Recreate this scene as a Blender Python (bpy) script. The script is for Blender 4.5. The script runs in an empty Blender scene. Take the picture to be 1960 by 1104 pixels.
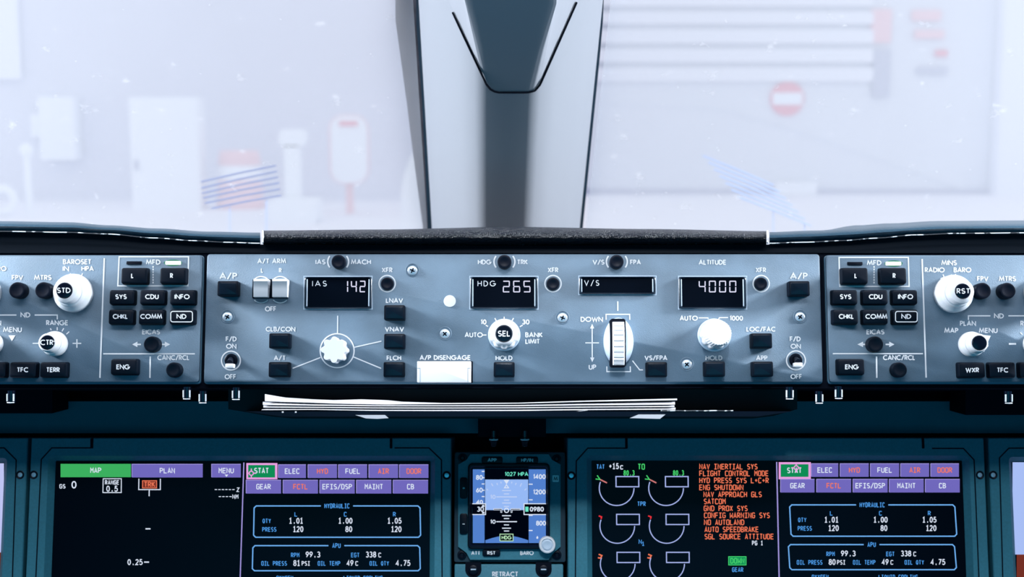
import bpy, bmesh, math, random
from mathutils import Vector, Matrix
random.seed(7)
C = bpy.context.scene.collection
scene = bpy.context.scene

# ------------------------------------------------------------------ camera, world, lights
FPX = 980 / math.tan(math.radians(22.5))            # focal length in pixels of the 1960 px frame
PITCH = math.radians(7.5)
CAM = Vector((0, 0, 1.45))                          # eye point in the cockpit, metres above the ground outside
RT = Vector((1, 0, 0))
FW = Vector((0, math.cos(PITCH), -math.sin(PITCH)))
UP = Vector((0, math.sin(PITCH), math.cos(PITCH)))
cd = bpy.data.cameras.new('camera')
cam = bpy.data.objects.new('camera', cd); C.objects.link(cam)
cam.location = CAM
cam.rotation_euler = (math.pi / 2 - PITCH, 0, 0)
cd.sensor_width = 36; cd.lens = 36 * FPX / 1960
cd.clip_start = 0.02; cd.clip_end = 200
cd.dof.use_dof = True; cd.dof.focus_distance = 0.893; cd.dof.aperture_fstop = 9.0
scene.camera = cam

def srgb(r, g, b):
    f = lambda c: (c / 255) / 12.92 if c / 255 <= 0.04045 else ((c / 255 + 0.055) / 1.055) ** 2.4
    return (f(r), f(g), f(b))

w = bpy.data.worlds.new('overcast_sky'); scene.world = w; w.use_nodes = True
bg = w.node_tree.nodes['Background']
bg.inputs['Color'].default_value = (0.885, 0.90, 0.95, 1); bg.inputs['Strength'].default_value = 1.03

def area(name, loc, target, sx, sy, watt, col):
    l = bpy.data.lights.new(name, 'AREA'); l.shape = 'RECTANGLE'; l.size = sx; l.size_y = sy
    l.energy = watt; l.color = col
    o = bpy.data.objects.new(name, l); C.objects.link(o); o.location = loc
    o.rotation_euler = (Vector(target) - Vector(loc)).to_track_quat('-Z', 'Y').to_euler()
    return o
DAY = (0.86, 0.93, 1.0)
for sx in (-1, 1):
    area('forward_window_daylight', (sx * 1.13, 0.86, CAM.z + 0.28), (0, 1.16, CAM.z), 0.20, 0.30, 42, DAY)
    area('side_window_daylight', (sx * 1.08, 0.68, CAM.z + 0.38), (sx * .2, 0.9, CAM.z - 0.14), 0.40, 0.34, 3.2, DAY)
    area('overhead_fill', (sx * 0.62, 0.70, CAM.z + 0.44), (sx * .25, 0.88, CAM.z - 0.15), 0.30, 0.10, 1.4, DAY)  # unseen pair added to light the panels but not the post strip
area('high_rear_fill', (0, 0.02, CAM.z + 1.03), (0, 0.9, CAM.z - 0.2), 1.3, 0.30, 22.5, (0.95, 0.95, 1.0))  # added fill from high behind, lifts the whites of panels and papers
area('teal_fill', (0, -1.0, CAM.z - 0.15), (0, 1.0, CAM.z - 0.05), 1.8, 1.0, 6, (0.02, 0.56, 0.88))  # added teal fill that tints the shaded faces
sl = bpy.data.lights.new('standby_fill_spot', 'SPOT'); sl.energy = 55; sl.color = DAY; sl.spot_size = math.radians(21); sl.spot_blend = 0.7; sl.shadow_soft_size = 0.05  # invented spot, added to brighten the standby instrument
so = bpy.data.objects.new('standby_fill_spot', sl); C.objects.link(so); so.location = (0.05, -0.2, CAM.z + 0.92)
so.rotation_euler = (Vector((0.06, 0.96, CAM.z - 0.53)) - so.location).to_track_quat('-Z', 'Y').to_euler()
scene.view_settings.view_transform = 'Standard'; scene.view_settings.look = 'None'
scene.view_settings.exposure = 0.0; scene.view_settings.gamma = 1.0; scene.view_settings.use_curve_mapping = False
scene.cycles.use_denoising = True

# ------------------------------------------------------------------ materials
def mat(name, col, rough=0.5, metal=0.0, spec=0.5, noise=0.0, nscale=40, bump=0.0, bscale=400, bdist=.001, emit=None, estr=1.0, coat=0.0):
    m = bpy.data.materials.new(name); m.use_nodes = True
    nt = m.node_tree; b = nt.nodes['Principled BSDF']
    b.inputs['Base Color'].default_value = (*col, 1); b.inputs['Roughness'].default_value = rough
    b.inputs['Metallic'].default_value = metal; b.inputs['Specular IOR Level'].default_value = spec
    b.inputs['Coat Weight'].default_value = coat
    if noise or bump:
        tc = nt.nodes.new('ShaderNodeTexCoord')
    if noise:
        n = nt.nodes.new('ShaderNodeTexNoise'); n.inputs['Scale'].default_value = nscale; n.inputs['Detail'].default_value = 6
        nt.links.new(tc.outputs['Object'], n.inputs['Vector'])
        mx = nt.nodes.new('ShaderNodeMix'); mx.data_type = 'RGBA'
        mx.inputs[6].default_value = (*[c * (1 - noise) for c in col], 1)
        mx.inputs[7].default_value = (*[min(1, c * (1 + noise)) for c in col], 1)
        nt.links.new(n.outputs['Fac'], mx.inputs[0]); nt.links.new(mx.outputs[2], b.inputs['Base Color'])
    if bump:
        n2 = nt.nodes.new('ShaderNodeTexNoise'); n2.inputs['Scale'].default_value = bscale; n2.inputs['Detail'].default_value = 3
        nt.links.new(tc.outputs['Object'], n2.inputs['Vector'])
        bp = nt.nodes.new('ShaderNodeBump'); bp.inputs['Strength'].default_value = bump; bp.inputs['Distance'].default_value = bdist
        nt.links.new(n2.outputs['Fac'], bp.inputs['Height']); nt.links.new(bp.outputs['Normal'], b.inputs['Normal'])
    if emit:
        b.inputs['Emission Color'].default_value = (*emit, 1); b.inputs['Emission Strength'].default_value = estr
    return m
def glow(name, r, g, b, s=1.0):                     # lit screen colours
    return mat(name, (0, 0, 0), 0.6, spec=0.0, emit=srgb(r, g, b), estr=s)

M = {}
M['plate'] = mat('panel_paint', (0.105, 0.162, 0.222), 0.55, noise=0.6, nscale=20, bump=0.25, bscale=1800)
M['ink'] = mat('white_lettering', (0.70, 0.71, 0.74), 0.5, spec=0.2)
M['black'] = mat('black_plastic', (0.0010, 0.003, 0.010), 0.4, spec=0.15)
M['matte'] = mat('matte_black', (0.001, 0.003, 0.009), 0.8, spec=0.1)
M['cap'] = mat('black_gloss', (0.001, 0.003, 0.010), 0.2, spec=0.4)
M['key'] = mat('black_key', (0.0012, 0.004, 0.010), 0.4, spec=0.12)
M['lens'] = mat('dark_lens', (0.003, 0.008, 0.016), 0.2, spec=0.2)
M['knob'] = mat('white_knob_plastic', (0.70, 0.705, 0.735), 0.45, spec=0.3)
M['clear'] = mat('frosted_skirt', (0.48, 0.57, 0.68), 0.35)
M['screw'] = mat('steel_screw', (0.55, 0.62, 0.70), 0.35, metal=0.6)
M['chrome'] = mat('chrome', (0.80, 0.86, 0.95), 0.12, metal=1.0)
M['bezel'] = mat('bezel_paint', (0.024, 0.15, 0.205), 0.55, noise=0.22, nscale=500, bump=0.15, bscale=1500)
M['dash'] = mat('dash_paint', (0.016, 0.12, 0.17), 0.7, noise=0.1, nscale=60)
M['house'] = mat('housing_paint', (0.03, 0.13, 0.21), 0.5, noise=0.1, nscale=200)
M['leather'] = mat('grained_leather', (0.001, 0.004, 0.012), 0.24, spec=0.35, bump=1.0, bscale=480, bdist=.006)
M['pad'] = mat('pad_vinyl', (0.010, 0.040, 0.068), 0.32, spec=0.45, noise=0.3, nscale=30, bump=0.3, bscale=500)
M['post'] = mat('post_plastic', (0.36, 0.37, 0.41), 0.6, spec=0.15)
M['seal'] = mat('rubber_seal', (0.01, 0.045, 0.075), 0.45)
M['sealant'] = mat('brown_sealant', (0.20, 0.15, 0.16), 0.6, noise=0.6, nscale=60)
M['paper'] = mat('paper', (0.52, 0.53, 0.57), 0.8, spec=0.1)
M['glassblack'] = mat('screen_glass', (0.0006, 0.002, 0.006), 0.3, spec=0.08)
M['shell'] = mat('cockpit_lining', (0.015, 0.07, 0.12), 0.8)
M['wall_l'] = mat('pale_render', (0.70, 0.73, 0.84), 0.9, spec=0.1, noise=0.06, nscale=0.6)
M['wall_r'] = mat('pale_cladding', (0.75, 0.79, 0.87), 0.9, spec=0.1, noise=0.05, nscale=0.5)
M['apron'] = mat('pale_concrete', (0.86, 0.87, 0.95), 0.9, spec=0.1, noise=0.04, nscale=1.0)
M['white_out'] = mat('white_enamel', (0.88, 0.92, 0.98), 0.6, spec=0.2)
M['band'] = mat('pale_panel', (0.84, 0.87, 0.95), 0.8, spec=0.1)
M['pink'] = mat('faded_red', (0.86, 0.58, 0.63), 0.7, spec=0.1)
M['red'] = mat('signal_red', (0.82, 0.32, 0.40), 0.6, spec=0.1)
M['hatch'] = mat('blue_hatch', (0.01, 0.04, 0.16), 0.6, spec=.1)
M['palehatch'] = mat('pale_hatch', (0.15, 0.22, 0.40), 0.6, spec=.1)
M['skirt'] = mat('grey_skirting', (0.50, 0.53, 0.66), 0.8)
M['g_white'] = glow('lit_white', 218, 228, 246)
M['g_seg'] = glow('lit_segment', 222, 224, 248)
M['g_green'] = glow('lit_green', 60, 175, 95)
M['g_dgreen'] = glow('lit_deep_green', 15, 140, 85)
M['g_lime'] = glow('lit_lime', 70, 210, 110)
M['g_ind'] = glow('lit_indicator', 235, 252, 243, 1.3)
M['g_tab'] = glow('lit_lilac', 112, 104, 188)
M['g_tabline'] = glow('lit_lilac_edge', 160, 150, 220)
M['g_pink'] = glow('lit_pink', 232, 160, 225)
M['g_blue'] = glow('lit_blue', 75, 150, 225)
M['g_frame'] = glow('lit_frame_blue', 110, 175, 240)
M['g_orange'] = glow('lit_orange', 240, 120, 88)
M['g_red'] = glow('lit_red', 235, 50, 60)
M['g_line'] = glow('lit_gauge_line', 165, 180, 235)
M['g_sky'] = glow('lit_sky', 150, 185, 245)
M['g_tape'] = glow('lit_tape', 82, 128, 205)
M['g_lilac'] = glow('lit_pale_lilac', 168, 190, 245)
M['g_brown'] = glow('lit_brown', 115, 48, 38)
M['g_teal'] = glow('lit_teal', 110, 230, 200)
M['g_black'] = glow('unlit_black', 0, 4, 16)

# ------------------------------------------------------------------ geometry helpers
def P(px, py, d):
    return CAM + FW * d + RT * ((px - 980) / FPX * d) + UP * ((552 - py) / FPX * d)
def ray(px, py):
    return FW + RT * ((px - 980) / FPX) + UP * ((552 - py) / FPX)
def proj(p):
    q = p - CAM; d = q.dot(FW)
    return 980 + q.dot(RT) / d * FPX, 552 - q.dot(UP) / d * FPX
def ground(px, py, z=0.0):
    r = ray(px, py); return CAM + r * ((z - CAM.z) / r.z)
def onwall(px, py, y):
    r = ray(px, py); return CAM + r * (y / r.y)

class Fr:
    """A tilted mounting plane: origin, right, up-the-face, outward."""
    def __init__(s, o, tilt):
        s.t = tilt; t = math.radians(tilt); s.o = o
        s.u = RT; s.n = -FW * math.cos(t) + UP * math.sin(t); s.v = UP * math.cos(t) + FW * math.sin(t)
    def at(s, px, py, h=0.0):
        r = ray(px, py); k = (h - (CAM - s.o).dot(s.n)) / r.dot(s.n)
        q = CAM + r * k - s.o
        return q.dot(s.u), q.dot(s.v)
    def moved(s, px, py, h=0.0):
        a, b = s.at(px, py, h); return Fr(s.o + s.u * a + s.v * b + s.n * h, s.t)
    def matrix(s):
        m = Matrix.Identity(4)
        for i in range(3):
            m[i][0] = s.u[i]; m[i][1] = s.v[i]; m[i][2] = s.n[i]; m[i][3] = s.o[i]
        return m

def arc(cx, cy, rx, ry, a0, a1, n=10):
    return [(cx + rx * math.cos(math.radians(a0 + (a1 - a0) * i / n)), cy + ry * math.sin(math.radians(a0 + (a1 - a0) * i / n))) for i in range(n + 1)]
E = lambda cx, cy, rx, ry, n=20: arc(cx, cy, rx, ry, 90, 450, n)
GL = {
 'A': (.76, [[(0, 0), (.38, 1), (.76, 0)], [(.13, .3), (.63, .3)]]),
 'B': (.50, [[(0, 0), (0, 1), (.2, 1)] + arc(.2, .76, .25, .24, 90, -90) + [(0, .52)], [(.2, .52)] + arc(.2, .26, .3, .26, 90, -90) + [(0, 0)]]),
 'C': (.80, [arc(.5, .5, .5, .5, 50, 310, 18)]),
 'D': (.68, [[(0, 0), (0, 1), (.18, 1)] + arc(.18, .5, .5, .5, 90, -90, 14) + [(0, 0)]]),
 'E': (.48, [[(.48, 1), (0, 1), (0, 0), (.48, 0)], [(0, .52), (.44, .52)]]),
 'F': (.46, [[(.46, 1), (0, 1), (0, 0)], [(0, .50), (.42, .50)]]),
 'G': (.98, [arc(.5, .5, .49, .5, 45, 355, 20) + [(.56, .47)]]),
 'H': (.66, [[(0, 0), (0, 1)], [(.66, 0), (.66, 1)], [(0, .52), (.66, .52)]]),
 'I': (0.0, [[(0, 0), (0, 1)]]),
 'J': (.36, [[(.36, 1), (.36, .2)] + arc(.18, .2, .18, .2, 0, -180, 8)]),
 'K': (.58, [[(0, 0), (0, 1)], [(.54, 1), (0, .42)], [(.15, .57), (.58, 0)]]),
 'L': (.42, [[(0, 1), (0, 0), (.42, 0)]]),
 'M': (.92, [[(0, 0), (.14, 1), (.46, .15), (.78, 1), (.92, 0)]]),
 'N': (.72, [[(0, 0), (0, 1), (.72, 0), (.72, 1)]]),
 'O': (1.0, [E(.5, .5, .5, .5, 24)]),
 'P': (.48, [[(0, 0), (0, 1), (.2, 1)] + arc(.2, .74, .28, .26, 90, -90) + [(0, .48)]]),
 'Q': (1.0, [E(.5, .5, .5, .5, 24), [(.6, .35), (.95, -.02)]]),
 'R': (.50, [[(0, 0), (0, 1), (.2, 1)] + arc(.2, .74, .28, .26, 90, -90) + [(0, .48)], [(.18, .48), (.5, 0)]]),
 'S': (.52, [arc(.26, .745, .24, .255, 35, 270, 10) + arc(.26, .245, .26, .245, 90, -145, 10)[1:]]),
 'T': (.52, [[(0, 1), (.52, 1)], [(.26, 1), (.26, 0)]]),
 'U': (.60, [[(0, 1), (0, .3)] + arc(.3, .3, .3, .3, 180, 360, 10) + [(.6, 1)]]),
 'V': (.74, [[(0, 1), (.37, 0), (.74, 1)]]),
 'W': (1.08, [[(0, 1), (.27, 0), (.54, .85), (.81, 0), (1.08, 1)]]),
 'X': (.62, [[(0, 0), (.6, 1)], [(0, 1), (.62, 0)]]),
 'Y': (.62, [[(0, 1), (.31, .48), (.62, 1)], [(.31, .48), (.31, 0)]]),
 'Z': (.56, [[(0, 1), (.56, 1), (0, 0), (.56, 0)]]),
 '0': (.56, [E(.28, .5, .28, .5, 20)]),
 '1': (.20, [[(0, .8), (.16, 1), (.16, 0)]]),
 '2': (.54, [arc(.27, .72, .25, .28, 165, -25, 10) + [(0, 0), (.54, 0)]]),
 '3': (.50, [arc(.24, .76, .22, .24, 150, -90, 9) + arc(.24, .26, .26, .26, 90, -150, 10)]),
 '4': (.56, [[(.42, 0), (.42, 1), (0, .3), (.56, .3)]]),
 '5': (.52, [[(.48, 1), (.12, 1), (.06, .56)] + arc(.24, .32, .28, .32, 115, -150, 10)]),
 '6': (.54, [[(.42, 1), (.06, .46)] + arc(.27, .28, .26, .28, 150, 510, 16)]),
 '7': (.52, [[(0, 1), (.52, 1), (.14, 0)]]),
 '8': (.52, [E(.26, .76, .22, .24, 14), E(.26, .26, .26, .26, 14)]),
 '9': (.54, [[(.12, 0), (.48, .54)] + arc(.27, .72, .26, .28, -30, 330, 16)]),
 '/': (.50, [[(0, -.12), (.5, 1.12)]]), '-': (.42, [[(0, .48), (.42, .48)]]),
 '+': (.56, [[(0, .5), (.56, .5)], [(.28, .22), (.28, .78)]]), '.': (.06, [[(0, .0), (.1, .0)], [(0, .1), (.1, .1)]]),
 '(': (.2, [arc(.5, .5, .5, .75, 130, 230, 8)]), ')': (.2, [arc(-.3, .5, .5, .75, 50, -50, 8)]),
}
MONO = dict(GL)
MONO.update({'I': (.5, [[(.25, 0), (.25, 1)], [(0, 1), (.5, 1)], [(0, 0), (.5, 0)]]), '1': (.5, [[(.05, .8), (.27, 1), (.27, 0)], [(.02, 0), (.5, 0)]]),
 'M': (.6, [[(0, 0), (0, 1), (.3, .5), (.6, 1), (.6, 0)]]), 'W': (.6, [[(0, 1), (0, 0), (.3, .5), (.6, 0), (.6, 1)]]),
 'O': (.6, [[(.12, 0), (0, .12), (0, .88), (.12, 1), (.48, 1), (.6, .88), (.6, .12), (.48, 0), (.12, 0)]]),
 'D': (.6, [[(0, 0), (0, 1), (.4, 1), (.6, .8), (.6, .2), (.4, 0), (0, 0)]]),
 'G': (.6, [[(.6, .85), (.48, 1), (.12, 1), (0, .85), (0, .15), (.12, 0), (.48, 0), (.6, .15), (.6, .48), (.32, .48)]]),
 'C': (.6, [[(.6, .85), (.48, 1), (.12, 1), (0, .85), (0, .15), (.12, 0), (.48, 0), (.6, .15)]]),
 'c': (.5, [[(.5, .6), (.4, .7), (.1, .7), (0, .55), (0, .15), (.1, 0), (.4, 0), (.5, .1)]]),
 '.': (.4, [[(.14, 0), (.28, 0)], [(.14, .1), (.28, .1)]])})
SEG = {'0': 'abcdef', '1': 'bc', '2': 'abged', '3': 'abgcd', '4': 'fgbc', '5': 'afgcd', '6': 'afgecd'}

class MB:
    def __init__(s, fr=None): s.v = []; s.f = []; s.fr = fr
    def ring(s, pts): i = len(s.v); s.v += [Vector(p) for p in pts]; return list(range(i, i + len(pts)))
    def bridge(s, a, b):
        n = len(a)
        for i in range(n): s.f.append((a[i], a[(i + 1) % n], b[(i + 1) % n], b[i]))
    def loft(s, rings, c0=True, c1=True):
        r = [s.ring(p) for p in rings]
        for a, b in zip(r, r[1:]): s.bridge(a, b)
        if c0: s.f.append(tuple(reversed(r[0])))
        if c1: s.f.append(tuple(r[-1]))
    def grid(s, rows):                                   # open sheet of rows of points
        r = [s.ring(p) for p in rows]
        for a, b in zip(r, r[1:]):
            for i in range(len(a) - 1): s.f.append((a[i], a[i + 1], b[i + 1], b[i]))
    def box(s, c, d):
        x, y, z = c; a, b, e = d[0] / 2, d[1] / 2, d[2] / 2
        s.loft([[(x - a, y - b, z - e), (x + a, y - b, z - e), (x + a, y + b, z - e), (x - a, y + b, z - e)],
                [(x - a, y - b, z + e), (x + a, y - b, z + e), (x + a, y + b, z + e), (x - a, y + b, z + e)]])
    def prism(s, front, back):                           # front and back polygons of world points
        s.loft([back, front])
    def tube(s, pts, r, n=8, caps=True):
        rings = []
        for i, p in enumerate(pts):
            t = (pts[min(i + 1, len(pts) - 1)] - pts[max(i - 1, 0)]).normalized()
            a = t.cross(Vector((0, 0, 1)));  a = a if a.length > 1e-3 else t.cross(Vector((0, 1, 0)))
            a.normalize(); b = t.cross(a); rr = r[i] if isinstance(r, (list, tuple)) else r
            rings.append([p + (a * math.cos(2 * math.pi * k / n) + b * math.sin(2 * math.pi * k / n)) * rr for k in range(n)])
        s.loft(rings, caps, caps)
    def lathe_z(s, c, prof, n=24, ax=None):              # world lathe about the vertical
        s.loft([[Vector(c) + Vector((r * math.cos(2 * math.pi * k / n), r * math.sin(2 * math.pi * k / n), z)) for k in range(n)] for r, z in prof])
    # ---- shapes on a mounting plane: positions and widths in photo pixels, heights z in millimetres
    def S(s, px, py, z=0):
        a, b = s.fr.at(px, py, z / 1000); a2, _ = s.fr.at(px + 1, py, z / 1000); return a, b, a2 - a
    def rr(s, a, b, w, h, r, z, n=4):
        r = max(min(r, w / 2 - 1e-7, h / 2 - 1e-7), 1e-6); out = []
        for (sx, sy, a0) in ((1, 1, 0), (-1, 1, 90), (-1, -1, 180), (1, -1, 270)):
            for i in range(n + 1):
                t = math.radians(a0 + 90 * i / n)
                out.append((a + sx * (w / 2 - r) + r * math.cos(t), b + sy * (h / 2 - r) + r * math.sin(t), z / 1000))
        return out
    def rbox(s, px, py, w, h, z0, z1, r=2, bev=1.0, zref=None, taper=0):
        a, b, k = s.S(px, py, z1 if zref is None else zref); bm = bev * k * 1000
        s.loft([s.rr(a, b, (w + 2 * taper) * k, (h + 2 * taper) * k, r * k, z0), s.rr(a, b, w * k, h * k, r * k, z1 - bm),
                s.rr(a, b, (w - .6 * bev) * k, (h - .6 * bev) * k, r * k, z1 - .3 * bm), s.rr(a, b, (w - 2 * bev) * k, (h - 2 * bev) * k, r * k, z1)])
        return s
    def frame(s, px, py, w, h, iw, ih, z0, z1, zi, r=3, ir=2, bev=1.0, ch=0, zref=None):
        """Rounded frame with an opening iw x ih at depth zi; ch = width of the sloping inner edge."""
        a, b, k = s.S(px, py, z1 if zref is None else zref); bm = bev * k * 1000
        R = lambda W, H, q, z: s.rr(a, b, W * k, H * k, q * k, z)
        s.loft([R(w, h, r, z0), R(w, h, r, z1 - bm), R(w - 2 * bev, h - 2 * bev, r, z1), R(iw + 2 * ch + .6, ih + 2 * ch + .6, ir + ch, z1),
                R(iw + 2 * ch, ih + 2 * ch, ir + ch, z1 - .3), R(iw, ih, ir, zi)], True, False)
        return s
    def lathe(s, px, py, prof, n=40, lobes=0, deep=0.0, zref=0, ph=0):
        a, b, k = s.S(px, py, zref); rings = []
        for r, z in prof:
            ring = []
            for i in range(n):
                t = 2 * math.pi * i / n
                q = r - (deep * (0.5 - 0.5 * math.cos(lobes * (t + ph))) ** 1.6 if lobes else 0)
                ring.append((a + q * k * math.cos(t), b + q * k * math.sin(t), z / 1000))
            rings.append(ring)
        s.loft(rings); return s
    def poly(s, pts, z0, z1):
        f = [(*s.fr.at(x, y, z1 / 1000), z1 / 1000) for x, y in pts]; g = [(p[0], p[1], z0 / 1000) for p in f]
        ar = sum(f[i][0] * f[(i + 1) % len(f)][1] - f[(i + 1) % len(f)][0] * f[i][1] for i in range(len(f)))
        if ar < 0: f.reverse(); g.reverse()
        s.loft([g, f]); return s
    def flat(s, pts, z):
        f = [(*s.fr.at(x, y, z / 1000), z / 1000) for x, y in pts]
        ar = sum(f[i][0] * f[(i + 1) % len(f)][1] - f[(i + 1) % len(f)][0] * f[i][1] for i in range(len(f)))
        if ar < 0: f.reverse()
        s.f.append(tuple(s.ring(f))); return s
    def rect(s, x0, y0, x1, y1, z): return s.flat([(x0, y1), (x1, y1), (x1, y0), (x0, y0)], z)
    def line(s, pts, w, z, closed=False):
        pts = [Vector(p) for p in pts]
        if closed and (pts[0] - pts[-1]).length < 1e-6: pts = pts[:-1]
        n = len(pts); L = []; R = []
        for i in range(n):
            if closed: a, b = pts[i] - pts[i - 1], pts[(i + 1) % n] - pts[i]
            else: a = pts[i] - pts[i - 1] if i else pts[1] - pts[0]; b = pts[i + 1] - pts[i] if i < n - 1 else a
            if a.length < 1e-9: a = b
            if b.length < 1e-9: b = a
            a = a.normalized(); b = b.normalized(); na = Vector((-a.y, a.x)); nb = Vector((-b.y, b.x))
            m = na + nb
            m = na if m.length < 1e-3 else m.normalized()
            q = w / 2 / max(m.dot(na), 0.45)
            L.append(pts[i] + m * q); R.append(pts[i] - m * q)
        li = s.ring([(*s.fr.at(p.x, p.y, z / 1000), z / 1000) for p in L]); ri = s.ring([(*s.fr.at(p.x, p.y, z / 1000), z / 1000) for p in R])
        for i in range(n if closed else n - 1):
            j = (i + 1) % n; s.f.append((li[i], li[j], ri[j], ri[i]))
        return s
    def circ(s, px, py, r, w, z, a0=0, a1=360, n=40, ry=None):
        full = abs(a1 - a0) >= 360
        pts = [(x, y) for x, y in arc(px, py, r, ry or r, a0, a1, n)]
        return s.line(pts, w, z, full)
    def text(s, t, px, py, h, w=None, z=0.15, th=None, font=GL, gap=.26):
        """Stroke lettering centred at px,py with cap height h and, if given, overall width w."""
        th = th or h * .205; hh = h - th; x = 0; lay = []
        for ch in t:
            if ch == ' ': x += .5; continue
            gw, st = font[ch]; lay.append((x, st)); x += gw + gap
        tot = x - gap; k = ((w - th) / tot) if w and tot > 0 else hh
        x0 = px - tot * k / 2
        for gx, st in lay:
            for q in st: s.line([(x0 + (gx + a) * k, py + hh / 2 - b * hh) for a, b in q], th, z, False)
        return s
    def mono(s, t, px, py, h, w, z=0.15, th=None):
        th = th or max(h * .16, 1.5); hh = h - th; cell = w / len(t); gwid = cell * .98 - th - .6
        for i, ch in enumerate(t):
            if ch == ' ': continue
            gw, st = MONO[ch]; cx = px - w / 2 + cell * (i + .5)
            for q in st: s.line([(cx + (a / max(gw, .01) - .5) * gwid, py + hh / 2 - b * hh) for a, b in q], th, z, False)
        return s
    def seg(s, t, x0, x1, y0, y1, z, th=2.2, wdig=.69):
        n = len(t); p = (x1 - x0) / (n - 1 + wdig); wd = p * wdig; H = y1 - y0
        for i, ch in enumerate(t):
            a = x0 + i * p; b = a + wd; m = (y0 + y1) / 2; e = th / 2; g = 1.0
            D = {'a': [(a + g, y0 + e), (b - g, y0 + e)], 'd': [(a + g, y1 - e), (b - g, y1 - e)], 'g': [(a + g, m), (b - g, m)],
                 'f': [(a + e, y0 + g), (a + e, m - g)], 'e': [(a + e, m + g), (a + e, y1 - g)], 'b': [(b - e, y0 + g), (b - e, m - g)], 'c': [(b - e, m + g), (b - e, y1 - g)]}
            for c in SEG[ch]: s.line(D[c], th, z)
        return s

OFF = {}
def part(mb, name, m, parent=None, label=None, kind=None, smooth=35):
    me = bpy.data.meshes.new(name)
    lo = Vector([min(v[i] for v in mb.v) for i in range(3)]); hi = Vector([max(v[i] for v in mb.v) for i in range(3)])
    c = (lo + hi) / 2
    me.from_pydata([v - c for v in mb.v], [], mb.f); me.validate()
    b = bmesh.new(); b.from_mesh(me); 
    if len(mb.f) < 4000 and any(abs(v[2] - mb.v[0][2]) > 1e-6 for v in mb.v): bmesh.ops.recalc_face_normals(b, faces=b.faces)
    b.to_mesh(me); b.free()
    me.materials.append(m if not isinstance(m, str) else M[m])
    if smooth:
        me.shade_smooth(); me.set_sharp_from_angle(angle=math.radians(smooth))
    o = bpy.data.objects.new(name, me); C.objects.link(o)
    OFF[o.name] = c
    if parent is not None:
        o.parent = parent; o.location = c - OFF.get(parent.name, Vector())
    else: o.location = c
    if label: o['label'] = label
    if kind: o['kind'] = kind
    return o
def thing(name, label, cat, loc=None, fr=None, group=None):
    o = bpy.data.objects.new(name, None); C.objects.link(o); o.empty_display_size = 0.02
    if fr: o.matrix_world = fr.matrix(); OFF[o.name] = Vector()
    else: o.location = loc or (0, 0, 0); OFF[o.name] = Vector(o.location)
    o['label'] = label; o['category'] = cat
    if group: o['group'] = group
    return o
def tag(o, label, cat, group=None):
    o['label'] = label; o['category'] = cat
    if group: o['group'] = group
    return o

# ================================================================== THE SETTING
def struct(name, mb, m, **k): return part(mb, name, m, kind='structure', **k)
# apron and the buildings across from the nose
WY = ground(980, 384).y                                   # line of the facade, metres ahead
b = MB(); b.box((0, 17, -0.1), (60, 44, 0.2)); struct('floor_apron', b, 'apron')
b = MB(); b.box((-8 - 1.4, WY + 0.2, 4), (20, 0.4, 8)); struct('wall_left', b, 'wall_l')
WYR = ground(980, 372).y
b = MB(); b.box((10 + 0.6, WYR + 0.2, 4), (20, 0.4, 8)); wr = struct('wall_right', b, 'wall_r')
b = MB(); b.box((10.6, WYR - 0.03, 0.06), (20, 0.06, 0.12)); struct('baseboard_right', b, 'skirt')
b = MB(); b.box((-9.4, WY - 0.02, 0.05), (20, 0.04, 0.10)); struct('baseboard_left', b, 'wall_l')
def wallbox(mb, x0, y0, x1, y1, t, y=WY - .025):                  # box on the facade covering a pixel rectangle
    a = onwall(x0, y0, y); c = onwall(x1, y1, y)
    mb.box(((a.x + c.x) / 2, y - t / 2, (a.z + c.z) / 2), (abs(c.x - a.x), t, abs(a.z - c.z)))
    return mb
# cockpit shell behind and around the camera
zc = CAM.z
b = MB(); b.box((0, 0.2, zc - 1.2), (2.6, 2.9, 0.1)); struct('floor', b, 'shell')
b = MB(); q = lambda y, z: [(x, y, zc + z) for x in (-1.3, 1.3)]
b.loft([[*q(y, z), *reversed(q(y, z + .06))] for y, z in ((-1.25, 1.06), (.28, 1.06), (.56, .74), (.80, .40))]); struct('ceiling', b, 'shell')
b = MB(); b.box((0, -1.22, zc - .05), (2.6, 0.08, 2.2)); struct('wall_back', b, 'shell')
for sx, nm in ((-1, 'wall_port'), (1, 'wall_starboard')):
    b = MB(); x = sx * 1.2
    b.box((x, 0.2, zc - .05), (0.06, 2.9, 2.2)); struct(nm, b, 'shell')

# ================================================================== WINDSCREENS AND CENTRE POST
A0 = P(968, 430, 1.30); B0 = P(977.5, 0, 1.044)
AX = (B0 - A0).normalized()
PN = (-FW - AX * (-FW).dot(AX)).normalized()               # outward from the post, back into the cockpit
HW = 0.0783
def sect(wide):                                            # half section: (across, outward)
    f = wide
    return [(HW, -0.03), (HW, -0.004), (HW * .985, .006), (.060, .040), (.040 + f * .25, .070), (.027 + f * .6, .084), (.021 + f * .9, .0875), (.017 + f, .088), (0, .088)]
def section(wide):
    h = sect(wide); return [(-x, z) for x, z in h] + [(x, z) for x, z in reversed(h[:-1])]
def ppt(x, z, t): return A0 + AX * t + RT * x + PN * z
PL = (B0 - A0).length
post = thing('windscreen_post', 'pale grey centre post with dark middle strip rising between the two windscreens', 'window post', A0)
b = MB(); b.loft([[ppt(x, z, t) for x, z in section(0)] for t in (-0.03, 0.1, 0.2, 0.3, PL, PL + 0.38)])
part(b, 'post_body', 'post', post)
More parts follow.
